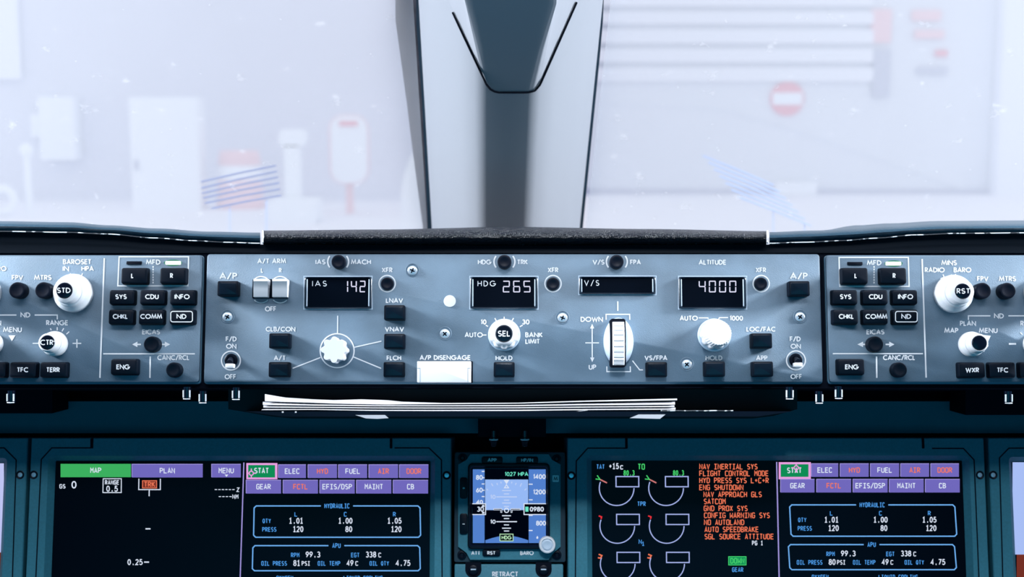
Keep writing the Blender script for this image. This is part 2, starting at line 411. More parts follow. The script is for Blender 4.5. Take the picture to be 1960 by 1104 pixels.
def vline(px):                                             # the V seam of the cover, in the photo
    pts = [(700, -330), (858, 0), (932, 160), (942, 172), (955, 175), (1010, 175), (1023, 172), (1033, 160), (1103, 0), (1260, -330)]
    for (x0, y0), (x1, y1) in zip(pts, pts[1:]):
        if x0 <= px <= x1: return y0 + (y1 - y0) * (px - x0) / (x1 - x0)
    return -330
def tseam(x, z):
    lo, hi = 0.0, PL + .3
    for _ in range(30):
        m = (lo + hi) / 2; q = proj(ppt(x, z, m))
        if q[1] > vline(q[0]): lo = m
        else: hi = m
    return lo
def refine(sec, n=5):
    out = []
    for (a, b_), (c, d) in zip(sec, sec[1:]): out += [(a + (c - a) * i / n, b_ + (d - b_) * i / n) for i in range(n)]
    return out + [sec[-1]]
base = refine(section(0)); wide = refine(section(.016)); rows = []
T0 = [tseam(x, z) for x, z in base]; TOP = PL + 0.36
for k in range(9):
    row = []
    for (x, z), (x2, z2), t0 in zip(base, wide, T0):
        if z < 0: continue
        f = k / 8; t = t0 + (TOP - t0) * f; g = max(0, min(1, (t - 0.235) / 0.15)) ** 1.2 * min(1, (t - t0) / .07)
        lift = .0015 if k else .0
        row.append(ppt(x + (x2 - x) * g, z + (z2 - z) * g + lift, t + (.0008 if k == 1 else 0)))
    rows.append(row)
b = MB(); b.grid(rows); part(b, 'cover_panel', 'post', post)
seam = [(x, z, t) for (x, z), t in zip(base, T0) if z >= 0 and t < PL + .05]
b = MB(); b.tube([ppt(x * 1.015, z + .0012, t) for x, z, t in seam], 0.0009, 6); part(b, 'seam', 'matte', post, 'dark V shaped seam')
def strip(pts0, pts1, th):                                 # two edges in (px,py,depth), thickness away from the eye
    q = MB(); n = len(pts0)
    fr = [P(*p) for p in pts0] + [P(*p) for p in reversed(pts1)]
    rg = [[P(*a), P(*c), P(c[0], c[1], c[2]) + FW * th, P(*a) + FW * th] for a, c in zip(pts0, pts1)]
    q.loft(rg); return q
dz = lambda py: 1.318 - 0.256 * (430 - py) / 430 * 1.0
L_in = [(803, -60), (803, 50), (808, 110), (815, 200), (820, 300), (827, 440)]; L_out = [(796, -60), (797, 50), (802, 110), (808, 200), (813, 300), (819, 440)]
part(strip([(x, y, dz(y)) for x, y in L_out], [(x, y, dz(y)) for x, y in L_in], .012), 'edge_seal', 'seal', post, 'dark rubber seal')
R_in = [(1150, -60), (1146, 40), (1139, 110), (1132, 200), (1122, 320), (1110, 440)]; R_out = [(1158, -60), (1154, 40), (1148, 110), (1139, 200), (1127, 320), (1115, 440)]
part(strip([(x, y, dz(y)) for x, y in R_in], [(x, y, dz(y)) for x, y in R_out], .012), 'edge_seal', 'seal', post, 'dark rubber seal')

# glass panes, dusty outside
gm = bpy.data.materials.new('windscreen_glass'); gm.use_nodes = True; nt = gm.node_tree; nt.nodes.clear()
N = nt.nodes.new; Lk = nt.links.new
out = N('ShaderNodeOutputMaterial'); tr = N('ShaderNodeBsdfTransparent'); tr.inputs[0].default_value = (.97, .985, 1, 1)
gl = N('ShaderNodeBsdfGlossy'); gl.inputs['Roughness'].default_value = .02
fz = N('ShaderNodeLayerWeight'); fz.inputs[0].default_value = .12
m1 = N('ShaderNodeMixShader'); mm = N('ShaderNodeMath'); mm.operation = 'MULTIPLY'; mm.inputs[1].default_value = .5
Lk(fz.outputs['Fresnel'], mm.inputs[0]); Lk(mm.outputs[0], m1.inputs[0]); Lk(tr.outputs[0], m1.inputs[1]); Lk(gl.outputs[0], m1.inputs[2])
tl = N('ShaderNodeBsdfTranslucent'); tl.inputs[0].default_value = (.93, .95, 1, 1)
tc = N('ShaderNodeTexCoord'); no = N('ShaderNodeTexNoise'); no.inputs['Scale'].default_value = 70; no.inputs['Detail'].default_value = 2
Lk(tc.outputs['Object'], no.inputs['Vector'])
cr = N('ShaderNodeValToRGB'); cr.color_ramp.elements[0].position = .70; cr.color_ramp.elements[0].color = (.26, .26, .26, 1); cr.color_ramp.elements[1].position = .76; cr.color_ramp.elements[1].color = (.62, .62, .62, 1)
Lk(no.outputs['Fac'], cr.inputs[0])
m2 = N('ShaderNodeMixShader'); Lk(cr.outputs[0], m2.inputs[0]); Lk(m1.outputs[0], m2.inputs[1]); Lk(tl.outputs[0], m2.inputs[2]); Lk(m2.outputs[0], out.inputs[0])
for nm, x0, x1 in (('window_1', -420, 800), ('window_2', 1155, 2380)):
    far = -1 if nm == 'window_1' else 1
    q = MB(); rings = []
    inner_b = P(820 if far < 0 else 1118, 470, 1.345); inner_t = inner_b + AX * (PL + .47)
    outer_b = P(x0 if far < 0 else x1, 470, 1.27); outer_t = outer_b + AX * (PL + .47)
    nn = (inner_t - inner_b).cross(outer_b - inner_b).normalized(); nn = nn if nn.y > 0 else -nn
    q.loft([[inner_b, outer_b, outer_t, inner_t], [p + nn * .004 for p in (inner_b, outer_b, outer_t, inner_t)]])
    wn = bpy.data.objects.new(nm, None); C.objects.link(wn); wn['kind'] = 'structure'; wn.location = inner_b; OFF[wn.name] = Vector(inner_b)
    part(q, 'pane', gm, wn, smooth=0)
    if far < 0:
        e0 = [(756, -60), (757, 40), (764, 90), (779, 200), (790, 290), (810, 440)]; e1 = [(798, -60), (798, 50), (802, 110), (809, 200), (814, 300), (820, 440)]
        part(strip([(x, y, dz(y) + .012) for x, y in e0], [(x, y, dz(y) + .012) for x, y in e1], .01), 'window_frame', 'sealant', wn)

# skin of the nose below the windscreens
b = MB(); xs = [-1.6 + 3.2 * i / 24 for i in range(25)]
b.loft([[Vector((x, y - .10 * x * x, CAM.z + z - .05 * x * x)) for y, z in ((1.36, -.135), (1.7, -.20), (2.2, -.36), (2.6, -.62), (2.6, -.70), (1.36, -.25))] for x in xs]); struct('trim_4', b, 'white_out')
# ================================================================== GLARESHIELD
PF = Fr(P(980, 612, 0.90), 6.0)                            # face plane of the glareshield panels
hf = PF.moved(980, 612)
b = MB(hf); ca, cb, k = b.S(980, 608); b.box((ca, cb, -0.006 - 0.07), (3460 * k, 268 * k, 0.14))
o = struct('glareshield', b, 'matte'); o.matrix_world = hf.matrix() @ Matrix.Translation(OFF[o.name])
def interp(tab, x):
    if x <= tab[0][0]: return tab[0][1]
    for (a, p), (c, q) in zip(tab, tab[1:]):
        if a <= x <= c:
            f = (x - a) / (c - a); f = f * f * (3 - 2 * f); return p + (q - p) * f
    return tab[-1][1]
TOPY = [(-150, 422), (0, 423), (130, 425), (210, 431), (300, 437), (400, 443), (500, 445), (502, 441), (720, 439), (980, 434), (1240, 438), (1468, 442), (1470, 444), (1560, 441), (1640, 437), (1700, 433), (1800, 428), (1960, 427), (2110, 427)]
BOTY = [(-150, 443), (0, 443), (130, 445), (200, 448), (300, 456), (370, 461), (430, 464), (500, 466), (980, 468), (1470, 466), (1540, 464), (1610, 461), (1680, 456), (1750, 450), (1830, 447), (1960, 446), (2110, 446)]
def pad(name, xs, m, label, r_out=0.0):
    t = thing(name, label, 'glareshield pad', P((xs[0] + xs[-1]) / 2, 460, .9))
    rings = []
    for x in xs:
        ty, by = interp(TOPY, x), interp(BOTY, x); d = .903 - r_out; h = by - ty
        pr = [(by + 14, .93), (by + 5, .915)] + [(by - h * (.5 + .5 * math.sin(a)), d + .020 * (1 - math.cos(a))) for a in [math.radians(-70 + 14 * i) for i in range(12)]]
        ring = [P(x, y, q) for y, q in pr]
        top = ring[-1]; f = min(1, max(0, (x - 1480) / 150))
        off = lambda dy, z: top + Vector(((x - 980) / FPX * dy, dy, z))
        ring += [off(.06, -.011 + .0085 * f), off(.14, -.035), off(.28, -.10), off(.28, -.125), P(x, by + 14, .96)]
        rings.append(ring)
    b = MB(); b.loft(rings); part(b, 'cushion', m, t, smooth=50)
    return t
XL = [-750 + 1248 / 84 * i for i in range(85)]; XR = [1473 + 1240 / 84 * i for i in range(85)]; XC = [504 + 963 / 40 * i for i in range(41)]
wear = bpy.data.materials.new('worn_edge'); wear.use_nodes = True; nt = wear.node_tree; pb = nt.nodes['Principled BSDF']; pb.inputs['Roughness'].default_value = .4
tc = nt.nodes.new('ShaderNodeTexCoord'); no = nt.nodes.new('ShaderNodeTexNoise'); no.inputs['Scale'].default_value = 140; no.inputs['Detail'].default_value = 3
cr = nt.nodes.new('ShaderNodeValToRGB'); cr.color_ramp.elements[0].position = .50; cr.color_ramp.elements[0].color = (.003, .01, .02, 1); cr.color_ramp.elements[1].position = .56; cr.color_ramp.elements[1].color = (.9, .95, 1, 1)
nt.links.new(tc.outputs['Object'], no.inputs['Vector']); nt.links.new(no.outputs['Fac'], cr.inputs[0]); nt.links.new(cr.outputs[0], pb.inputs['Base Color'])
for xs, lab in ((XL, 'smooth dark glareshield pad curving up on the left of the grained pad'), (XR, 'smooth dark glareshield pad curving up on the right of the grained pad')):
    t = pad('glareshield_pad', xs, 'pad', lab)
    b = MB(); b.tube([P(x, interp(BOTY, x) - .3, .9015) for x in xs], .00042, 6); part(b, 'edge_piping', wear, t, 'worn pale piping')
t = pad('glareshield_pad', XC, 'leather', 'grained black leather glareshield pad above the autopilot panel', .003)
for x in (503, 1469):
    b = MB(); b.tube([P(x, interp(BOTY, x) - 1, .905), P(x, 462, .8995), P(x + 1, 454, .899), P(x, 447, .9015), P(x, 442, .909)], .0006, 6); part(b, 'end_piping', 'ink', t, 'white end piping')
# dark brow between pads and panels
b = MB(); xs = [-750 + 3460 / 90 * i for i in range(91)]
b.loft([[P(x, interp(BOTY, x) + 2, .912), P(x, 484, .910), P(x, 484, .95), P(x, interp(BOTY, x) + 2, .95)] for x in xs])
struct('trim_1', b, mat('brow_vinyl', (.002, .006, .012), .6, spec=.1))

# ================================================================== PANEL BUILDING BLOCKS
def letter(t, fr, s, px, py, h=9.6, w=None, z=.15, th=None, name='lettering', m='ink', gap=.26):
    b = MB(fr); b.text(s, px, py, h, w, z, th, gap=gap); return part(b, name, m, t, smooth=0)
def mark(t, fr, *segs, w=2.2, z=.15, name='marking', m='ink'):
    b = MB(fr)
    for s in segs: b.line(s, w, z)
    return part(b, name, m, t, smooth=0)
def plate(t, fr, x0, x1, y0, y1, name='face_plate'):
    b = MB(fr); p0 = fr.at(x0, (y0 + y1) / 2); p1 = fr.at(x1, (y0 + y1) / 2); q0 = fr.at((x0 + x1) / 2, y0); q1 = fr.at((x0 + x1) / 2, y1)
    a, c = (p0[0] + p1[0]) / 2, (q0[1] + q1[1]) / 2; W, H = p1[0] - p0[0], q0[1] - q1[1]
    b.loft([b.rr(a, c, W, H, .0022, -5.9), b.rr(a, c, W, H, .0022, -1.6), b.rr(a, c, W - .0002, H - .0002, .0022, -.5), b.rr(a, c, W - .0016, H - .0016, .0020, 0)])
    o = part(b, name, 'plate', t)
    e = MB(fr); e.loft([e.rr(a, c - .0006, W + .001, H + .0016, .0024, -5.95), e.rr(a, c - .0006, W + .001, H + .0016, .0024, -3.4), e.rr(a, c - .0006, W, H + .0004, .0024, -3.0)])
    part(e, 'base_plate', M['edge'], t)
    return o
M['edge'] = mat('plate_edge', (.10, .20, .28), .4)
def button(t, fr, px, py, w=40, h=29, z=7.0, lens=True, m='key'):
    b = MB(fr); b.rbox(px, py, w, h, -.5, z, 3, 1.4)
    o = part(b, 'push_button', m, t)
    if lens:
        c = MB(fr); c.rbox(px, py, w - 7, h - 6, z - .5, z + .25, 2, .8); part(c, 'lamp_lens', 'lens', o)
    return o
def keycap(t, fr, s, px, py, w=48, h=28, tx=None, ty=None, tw=None, ring=None):
    b = MB(fr); b.rbox(px, py, w, h, -.5, 6.0, 4, 3.2, taper=1); o = part(b, 'push_button', 'key', t)
    if s:
        c = MB(fr); c.text(s, tx or px, ty or py, 9.6, tw, 6.12); part(c, 'lettering', 'ink', o, smooth=0)
    if ring:
        c = MB(fr); x0, y0, x1, y1 = ring; r = 4
        pts = arc(x1 - r, y0 + r, r, r, -90, 0, 4) + arc(x1 - r, y1 - r, r, r, 0, 90, 4) + arc(x0 + r, y1 - r, r, r, 90, 180, 4) + arc(x0 + r, y0 + r, r, r, 180, 270, 4)
        c.line(pts, 1.8, 6.12, True); part(c, 'border', 'ink', o, smooth=0)
    return o
def roundbtn(t, fr, px, py, r=13, z=6.5, m='black'):
    b = MB(fr); b.lathe(px, py, [(r, -.5), (r, z - 1.2), (r - 1.2, z - .2), (r - 3, z), (r - 6, z - .35), (.5, z - .5)], 32, zref=z); return part(b, 'push_button', m, t)
def screw(t, fr, px, py):
    b = MB(fr); b.lathe(px, py, [(13.5, -.3), (13.5, .10), (12.3, .35), (11.4, .10), (9.8, .05)], 32, zref=.2); o = part(b, 'screw', 'plate', t)
    c = MB(fr); c.lathe(px, py + .8, [(9.5, -.3), (9.3, .7), (7.5, 1.15), (4, 1.3), (.3, 1.32)], 28, zref=1); part(c, 'screw_head', 'screw', o, 'steel screw head')
    a0 = random.uniform(20, 60); d = MB(fr)
    for a in (a0, a0 + 90):
        ca, sa = math.cos(math.radians(a)) * 4.8, math.sin(math.radians(a)) * 4.8; d.line([(px - ca, py + .8 - sa), (px + ca, py + .8 + sa)], 2.5, 1.40)
    part(d, 'cross_slot', 'matte', o, smooth=0); return o
def window(t, fr, x0, x1, y0, y1):
    px, py, w, h = (x0 + x1) / 2, (y0 + y1) / 2, x1 - x0, y1 - y0
    b = MB(fr); b.frame(px, py, w - 3, h - 3, w - 13, h - 9, -.5, 2.2, .5, 5, 3, 1.2, ch=1.5); o = part(b, 'display_window', M['winframe'], t, 'black framed readout window')
    c = MB(fr); c.line([(x0 + .6, y0 + .6), (x1 - .6, y0 + .6), (x1 - .6, y1 - .6), (x0 + .6, y1 - .6)], 1.8, .25, True); part(c, 'frame_rim', 'clear', o, smooth=0)
    c = MB(fr); c.rect(x0 + 5, y0 + 3, x1 - 5, y1 - 3, .6); part(c, 'glass', 'glassblack', o, smooth=0)
    for x in (x0 + 6.5, x1 - 7):
        d = MB(fr); d.rbox(x, py, 1.8, h - 12, 1.9, 2.6, .8, .3); part(d, 'edge_strip', 'clear', o)
    return o
M['winframe'] = mat('window_frame_black', (.01, .02, .035), .25, spec=.5)
def readout(o, fr, s, x0, x1, y0, y1):
    b = MB(fr); b.seg(s, x0, x1, y0, y1, .75); part(b, 'digits', 'g_seg', o, 'lit digits reading ' + s, smooth=0)
def caption(o, fr, s, px, py, h, w):
    b = MB(fr); b.text(s, px, py, h, w, .75, 1.5, gap=.45); part(b, 'lettering', 'ink', o, smooth=0)
def ringmark(t, fr, px, py, r, w=2.4): 
    b = MB(fr); b.circ(px, py, r, w, .15); return part(b, 'ring_marking', 'ink', t, smooth=0)
def toggle(t, fr, px, py, tx, ty):
    ringmark(t, fr, px, py, 18, 2.6)
    b = MB(fr); b.lathe(px, py - 1, [(12.5, -.4), (12.5, 1.0), (11, 1.4), (7.5, 1.4), (7, .6)], 32, zref=1); o = part(b, 'toggle_switch', 'black', t)
    c = MB(fr); p0 = Vector((*fr.at(px + (px - tx) * .1, py - 3, .001), .001)); p1 = Vector((*fr.at(tx, ty - 4, .014), .014)); p2 = p1 + (p1 - p0) * .15
    c.tube([p0, p0 + (p1 - p0) * .5, p1], [.0019, .0022, .0027], 14); part(c, 'lever', 'black', o)
    d = MB(fr); d.rbox(tx, ty, 16, 8.5, 11, 16.5, 2, 1); part(d, 'lever_tip', 'knob', o, 'white lever tip')
    return o
def knob(t, fr, px, py, capname, captext, rb, rm, rt, L, name='rotary_knob', plain=False):
    """White two tier selector with a round black push cap; sizes in photo pixels, length in mm."""
    b = MB(fr); b.lathe(px, py, [(rb * .97, -.3), (rb, .8), (rb, L * .22), (rb * .97, L * .30), (rb * .84, L * .36), (rb * .80, L * .38), (rb * .77, L * .55), (rm * 1.12, L * .58)], 56); o = part(b, name, 'knob', t, 'white selector knob')
    c = MB(fr); c.lathe(px, py, [(rm * 1.05, L * .5), (rm, L * .85), (rm * .97, L * .93), (rt * 1.12, L * .985), (rt * 1.02, L * .99), (rt * .98, L * .9)], 48); part(c, 'inner_knob', 'knob', o)
    d = MB(fr); d.lathe(px, py, [(rt, L * .88), (rt, L * .99), (rt * .93, L * 1.02), (rt * .6, L * 1.03), (.3, L * 1.03)], 36); q = part(d, 'cap', 'cap', o, 'black push cap')
    if captext:
        z = L * 1.05; a, bb, k = d.S(px, py, 0); # cap centre in the plane, seen at its own height
        e = MB(fr); wp = fr.o + fr.u * a + fr.v * bb + fr.n * (z / 1000); cx, cy = proj(wp)
        e.text(captext, cx, cy, 10.5, 26 if captext != 'CTR' else 25, z, 1.9); part(e, 'lettering', 'ink', q, smooth=0)
    return o
def stud(t, fr, px, py):                                   # quarter turn latch under the panel; pale strips model the reflections on it
    d = .888
    c = P(px, py, d); ux = RT; b = MB(); r = 7.6 * d / FPX; h = 9 * d / FPX
    M4 = fr.matrix().inverted()
    def ringw(rr, y): return [M4 @ (c + RT * (rr * math.cos(a)) + FW * (rr * math.sin(a)) + UP * y) for a in [2 * math.pi * i / 28 for i in range(28)]]
    b.loft([ringw(r * .92, 1.6 * h), ringw(r * .92, -.62 * h), ringw(r * .90, -.70 * h), ringw(r, -.76 * h), ringw(r * .98, -.95 * h), ringw(r * .7, -1.1 * h)])
    o = part(b, 'latch_stud', 'cap', t, 'black latch stud with reflections modelled as pale strips')
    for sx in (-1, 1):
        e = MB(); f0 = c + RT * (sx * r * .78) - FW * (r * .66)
        e.tube([M4 @ (f0 + UP * (.98 * h)), M4 @ (f0 + UP * (.2 * h)), M4 @ (f0 - UP * (.58 * h))], r * .21, 8); part(e, 'reflection_bar', M['bright'], o)
    e = MB(); e.tube([M4 @ (c + RT * (r * 1.0 * math.sin(a)) - FW * (r * 1.0 * math.cos(a)) - UP * (.88 * h)) for a in [math.radians(-58 + 116 * i / 10) for i in range(11)]], r * .13, 6); part(e, 'reflection_arc', M['bright'], o)
    return o
M['bright'] = mat('glint_metal', (.80, .83, .88), .4, metal=.25)  # pale material for reflections and glints built as geometry
M['studm'] = mat('dark_chrome', (.42, .46, .50), .34, metal=1.0)

# ================================================================== AUTOPILOT PANEL (CENTRE)
fr = PF.moved(982, 610)
ap = thing('autopilot_panel', 'grey autopilot control panel in the middle of the glareshield with four readout windows', 'control panel', fr=fr)
plate(ap, fr, 393, 1572, 486, 731)
for s, px, py, h, w_ in [('A/P', 437, 528, 12.5, 34), ('A/T ARM', 520, 499.5, 9.8, 55), ('L', 501.6, 517.3, 9, None), ('R', 536.5, 517.3, 9, None), ('OFF', 518, 591, 10, 22),
        ('IAS', 613.5, 501.2, 9.6, 19.5), ('MACH', 691, 501.2, 9.6, 38.5), ('XFR', 741, 516.6, 9.6, 20.5), ('CLB/CON', 537, 629.8, 9.6, 57), ('A/T', 535.5, 684.8, 9.6, 23),
        ('F/D', 442.5, 648.6, 9.8, 21), ('ON', 442.7, 662.5, 9.8, 20), ('OFF', 441, 720.8, 9.8, 22), ('LNAV', 755, 575, 9.4, 33), ('VNAV', 755, 629.8, 9.4, 37), ('FLCH', 754, 684.8, 9.6, 28),
        ('HDG', 927.5, 501.4, 9.6, 26), ('TRK', 1000, 501.4, 9.6, 20.5), ('XFR', 1058.5, 516.6, 9.6, 20.5), ('10', 925.6, 616, 9.8, 11), ('30', 1006.3, 616, 9.8, 14.5), ('AUTO', 906.7, 640.7, 9.8, 35),
        ('BANK', 1022, 640.7, 9.8, 33.5), ('LIMIT', 1019.4, 653.2, 9.8, 28), ('A/P DISENGAGE', 852, 684.2, 9.6, 98), ('HOLD', 964.7, 685, 9.6, 32.5),
        ('V/S', 1145.7, 501.6, 9.6, 23), ('FPA', 1216.3, 501.6, 9.6, 21), ('ALTITUDE', 1363.7, 501.8, 9.8, 53), ('XFR', 1456.4, 516.6, 9.6, 20), ('DOWN', 1132.7, 611, 10, 43), ('UP', 1134, 702.4, 10, 14.5),
        ('VS/FPA', 1255.5, 684.8, 9.6, 44), ('AUTO', 1318.2, 608.8, 9.8, 35), ('1000', 1409.5, 608.8, 9.8, 25.5), ('HOLD', 1366.5, 684.8, 9.6, 32.5), ('LOC/FAC', 1456.5, 629.8, 9.6, 56),
        ('APP', 1458, 684.8, 9.6, 22), ('A/P', 1529, 528, 12.5, 34), ('F/D', 1522, 648.6, 9.8, 21), ('ON', 1523, 662.5, 9.8, 20), ('OFF', 1524, 720.5, 9.8, 22)]:
    letter(ap, fr, s, px, py, h, w_)
for px, py in [(436, 552), (535, 652), (534, 707), (755, 598), (755, 653), (754, 707), (965, 707), (1257, 707), (1368, 706), (1458, 652), (1460, 706), (1530, 552)]:
    button(ap, fr, px, py)
for px in (647.3, 965.5, 1180.7):
    roundbtn(ap, fr, px, 500.5, 13.5)
    b = MB(fr); b.circ(px - 3, 500.8, 17, 2.8, .15, 140, 220, 10); part(b, 'bracket_marking', 'ink', ap, smooth=0)
    b = MB(fr); b.circ(px + 3, 500.8, 17, 2.8, .15, -40, 40, 10); part(b, 'bracket_marking', 'ink', ap, smooth=0)
for px in (741, 1058.5, 1457):
    ringmark(ap, fr, px, 542.6, 15.6, 2.4); roundbtn(ap, fr, px, 542.6, 12.6, 2.5)
wd = window(ap, fr, 581, 713, 528, 592); caption(wd, fr, 'IAS', 611.5, 542.5, 11, 28); readout(wd, fr, '142', 655, 699.6, 537, 559.3)
wd = window(ap, fr, 898.5, 1030.7, 528, 592); caption(wd, fr, 'HDG', 931.5, 542.5, 11, 35); readout(wd, fr, '265', 962.3, 1015.5, 537, 559.5)
wd = window(ap, fr, 1107, 1256.5, 527.5, 564.5); caption(wd, fr, 'V/S', 1132.5, 541.3, 11, 29)
wd = window(ap, fr, 1298, 1430, 528, 592); readout(wd, fr, '4000', 1337.3, 1409.3, 537, 559.5)
for px, py in ((435, 605.8), (789.2, 516.8), (851.3, 638), (1076.7, 607.3), (1314.7, 696.7), (1531.6, 605.8)): screw(ap, fr, px, py)
b = MB(fr); b.lathe(861, 576.4, [(11.8, -.3), (11.6, .3), (11, .7), (.3, .9)], 32); part(b, 'plug', 'ink', ap, 'round white plug')
# auto throttle arm rockers
b = MB(fr); b.rbox(517.5, 552.5, 69, 37, -.4, .6, 2, .5); o = part(b, 'switch_well', 'matte', ap)
for x0, x1 in ((485, 512.5), (521, 549.5)):
    b = MB(fr); zz = [(533.5, 10.5), (538, 10.8), (546, 8.6), (553, 8.2), (568, 6.0)]
    rows = []
    for y, z in zz:
        i = -2.0 if y < 540 else 0
        rows.append([(*fr.at(x, y, z / 1000), z / 1000) for x in (x0, x1)])
    top = rows; low = [[(p[0], p[1], .0003) for p in r] for r in rows]
    ring = [[r[0] for r in top] + [r[0] for r in reversed(low)], [r[1] for r in top] + [r[1] for r in reversed(low)]]
    b.loft(ring); part(b, 'rocker_switch', 'knob', ap, 'white rocker switch')
    xm = (x0 + x1) / 2 + 1
    mark(ap, fr, arc(xm, 549, 19, 20, -133, -47, 8), w=2); mark(ap, fr, arc(xm, 559.5, 19, 20, 47, 133, 8), w=2)
toggle(ap, fr, 442, 690, 439, 700); toggle(ap, fr, 1523.5, 689.5, 1528.5, 698)
# speed knob
ringmark(ap, fr, 645.3, 671, 32.5, 2.4)
mark(ap, fr, [(646.3, 604), (646, 638)]); mark(ap, fr, [(678.4, 664.4), (730, 652.8)]); mark(ap, fr, [(676.6, 683), (729.4, 704.8)]); mark(ap, fr, [(613.4, 684), (560.2, 704.7)])
b = MB(fr); b.lathe(645.3, 671.5, [(21, -.3), (21, 1.5), (19, 2)], 40); o = part(b, 'speed_knob', 'clear', ap, 'white star shaped speed knob')
b = MB(fr); b.lathe(645.3, 671.5, [(24.5, 2), (24.8, 15.4), (24.2, 16)], 96, lobes=8, deep=5.2, ph=math.pi / 8 * 0); part(b, 'grip', 'knob', o)
# heading knob
for a, l in ((180, (34, 42)), (152, (35, 40)), (119, (31, 37)), (90, (30, 35)), (61, (31, 37)), (28, (34, 40))):
    ca, sa = math.cos(math.radians(a)), -math.sin(math.radians(a)); mark(ap, fr, [(965 + ca * l[0], 641 + sa * l[0]), (965 + ca * l[1], 641 + sa * l[1])], w=2)
b = MB(fr); b.lathe(965, 641, [(31, -.3), (31, .8), (30, 1.4), (28, 1.5)], 48); o = part(b, 'heading_knob', 'clear', ap, 'white scalloped heading knob')
b = MB(fr); b.lathe(965, 641, [(28.5, 1.5), (28.5, 9), (27.5, 10.2), (22, 11)], 120, lobes=10, deep=2.8, ph=math.pi / 10); part(b, 'grip', 'knob', o)
b = MB(fr); b.lathe(965, 641, [(22, 10.8), (21, 13.2), (19.5, 14), (16.6, 14.4), (16, 13)], 48); part(b, 'inner_knob', 'knob', o)
b = MB(fr); b.lathe(965, 641, [(15.6, 12), (15.6, 14.6), (14.5, 15.2), (.3, 15.4)], 36); q = part(b, 'cap', 'cap', o, 'black push cap')
b = MB(fr); cx, cy = proj(fr.matrix() @ Vector((*fr.at(965, 641), .0156))); b.text('SEL', cx, cy, 11.5, 24, 15.6, 2.1); part(b, 'lettering', 'ink', q, smooth=0)
# vertical speed wheel
mark(ap, fr, [(1160.2, 611.8), (1160, 601.5), (1205.2, 601.5), (1205.4, 611.8)]); mark(ap, fr, [(1161.4, 701), (1161.6, 711), (1206.6, 711), (1206.4, 701)]); mark(ap, fr, [(1182.4, 576.5), (1182.5, 594.8)], w=2.6)
mark(ap, fr, [(1133.4, 628), (1133.6, 686)], w=2.2); mark(ap, fr, [(1120.3, 656), (1146.5, 656)], w=2)
b = MB(fr); b.flat([(1133.4, 619.5), (1137.4, 628.5), (1129.4, 628.5)], .15); part(b, 'arrow_marking', 'ink', ap, smooth=0)
b = MB(fr); b.flat([(1133.6, 693), (1137.6, 684), (1129.6, 684)], .15); part(b, 'arrow_marking', 'ink', ap, smooth=0)
mark(ap, fr, [(1210.5, 690), (1224.3, 707.6), (1230.8, 707.7)], w=2)
b = MB(fr); lens = arc(1183.5, 655, 28.5, 46, 0, 360, 48)[:-1]
a, c, k = b.S(1183.5, 654, 0)
L0 = [(a + x * k, c + y * k) for x, y in [(28.5 * math.cos(2 * math.pi * i / 48), 46 * math.sin(2 * math.pi * i / 48)) for i in range(48)]]
b.loft([[(x, y, -.0003) for x, y in L0], [(x, y, .0022) for x, y in L0], [(a + (x - a) * .95, c + (y - c) * .97, .0045) for x, y in L0], [(a + (x - a) * .55, c + (y - c) * .95, .0100) for x, y in L0]])
vs = part(b, 'wheel_guard', 'clear', ap, 'frosted guard around the white thumbwheel')
b = MB(fr); b.rbox(1183, 656, 30, 93, 2, 10.8, 5, 1); part(b, 'slot', 'matte', vs)
b = MB(fr); rings = []                                   # the ridged wheel
cy0 = fr.at(1184, 657, .012); R = .0160; kk = 11.2 * k
for i in range(61):
    t = math.radians(-78 + 156 * i / 60); r = R * (1.0 - (.05 if i % 4 in (1, 2) else 0)); y = cy0[1] + r * math.sin(t) * .99; z = .0108 + .0036 * math.cos(t) - (.0005 if i % 6 in (1, 2) else 0); rings.append([(cy0[0] - kk, y, z - .0008), (cy0[0] - kk * .86, y, z), (cy0[0] + kk * .86, y, z), (cy0[0] + kk, y, z - .0008), (cy0[0] + kk, y, .0002), (cy0[0] - kk, y, .0002)])
b.loft(rings); part(b, 'thumbwheel', 'knob', vs, 'white ridged thumbwheel', smooth=20)
# altitude knob
mark(ap, fr, [(1337.5, 608.3), (1355, 608.3), (1355.8, 610)], w=2); mark(ap, fr, [(1375, 612), (1377, 607.8), (1393.5, 607.6)], w=2)
b = MB(fr); b.lathe(1367, 641.5, [(32, -.3), (32, .8), (31, 1.3), (27, 1.4)], 48); o = part(b, 'altitude_knob', 'clear', ap, 'white stepped altitude knob')
b = MB(fr); b.lathe(1367, 641, [(28, 1.4), (28, 9), (27, 10), (24, 10.4)], 120, lobes=10, deep=2.4); part(b, 'grip', 'knob', o)
b = MB(fr); b.lathe(1367, 641, [(25, 10.2), (24.4, 19), (23.4, 20.2), (22.2, 20.6), (.3, 20.8)], 120, lobes=30, deep=.9); part(b, 'inner_knob', 'knob', o)
# disengage bar
b = MB(fr); b.rbox(849.8, 711.5, 103, 40.5, -.4, 9, 1.2, 1.2); o = part(b, 'disengage_bar', 'knob', ap, 'white disengage bar')
for pts in ([(798.6, 704.5), (804, 704.5), (804, 731)], [(900.8, 704.5), (895.6, 704.5), (895.6, 731)]):
    b = MB(fr); b.line(pts, .8, 9.1); part(b, 'notch', M['edge'], o, smooth=0)
b = MB(fr); b.rbox(853, 712, 104, 42, -.5, .4, 2, .3); part(b, 'bar_well', 'matte', ap)
for px, py in ((452.5, 756), (1510.5, 755)): stud(ap, fr, px, py)

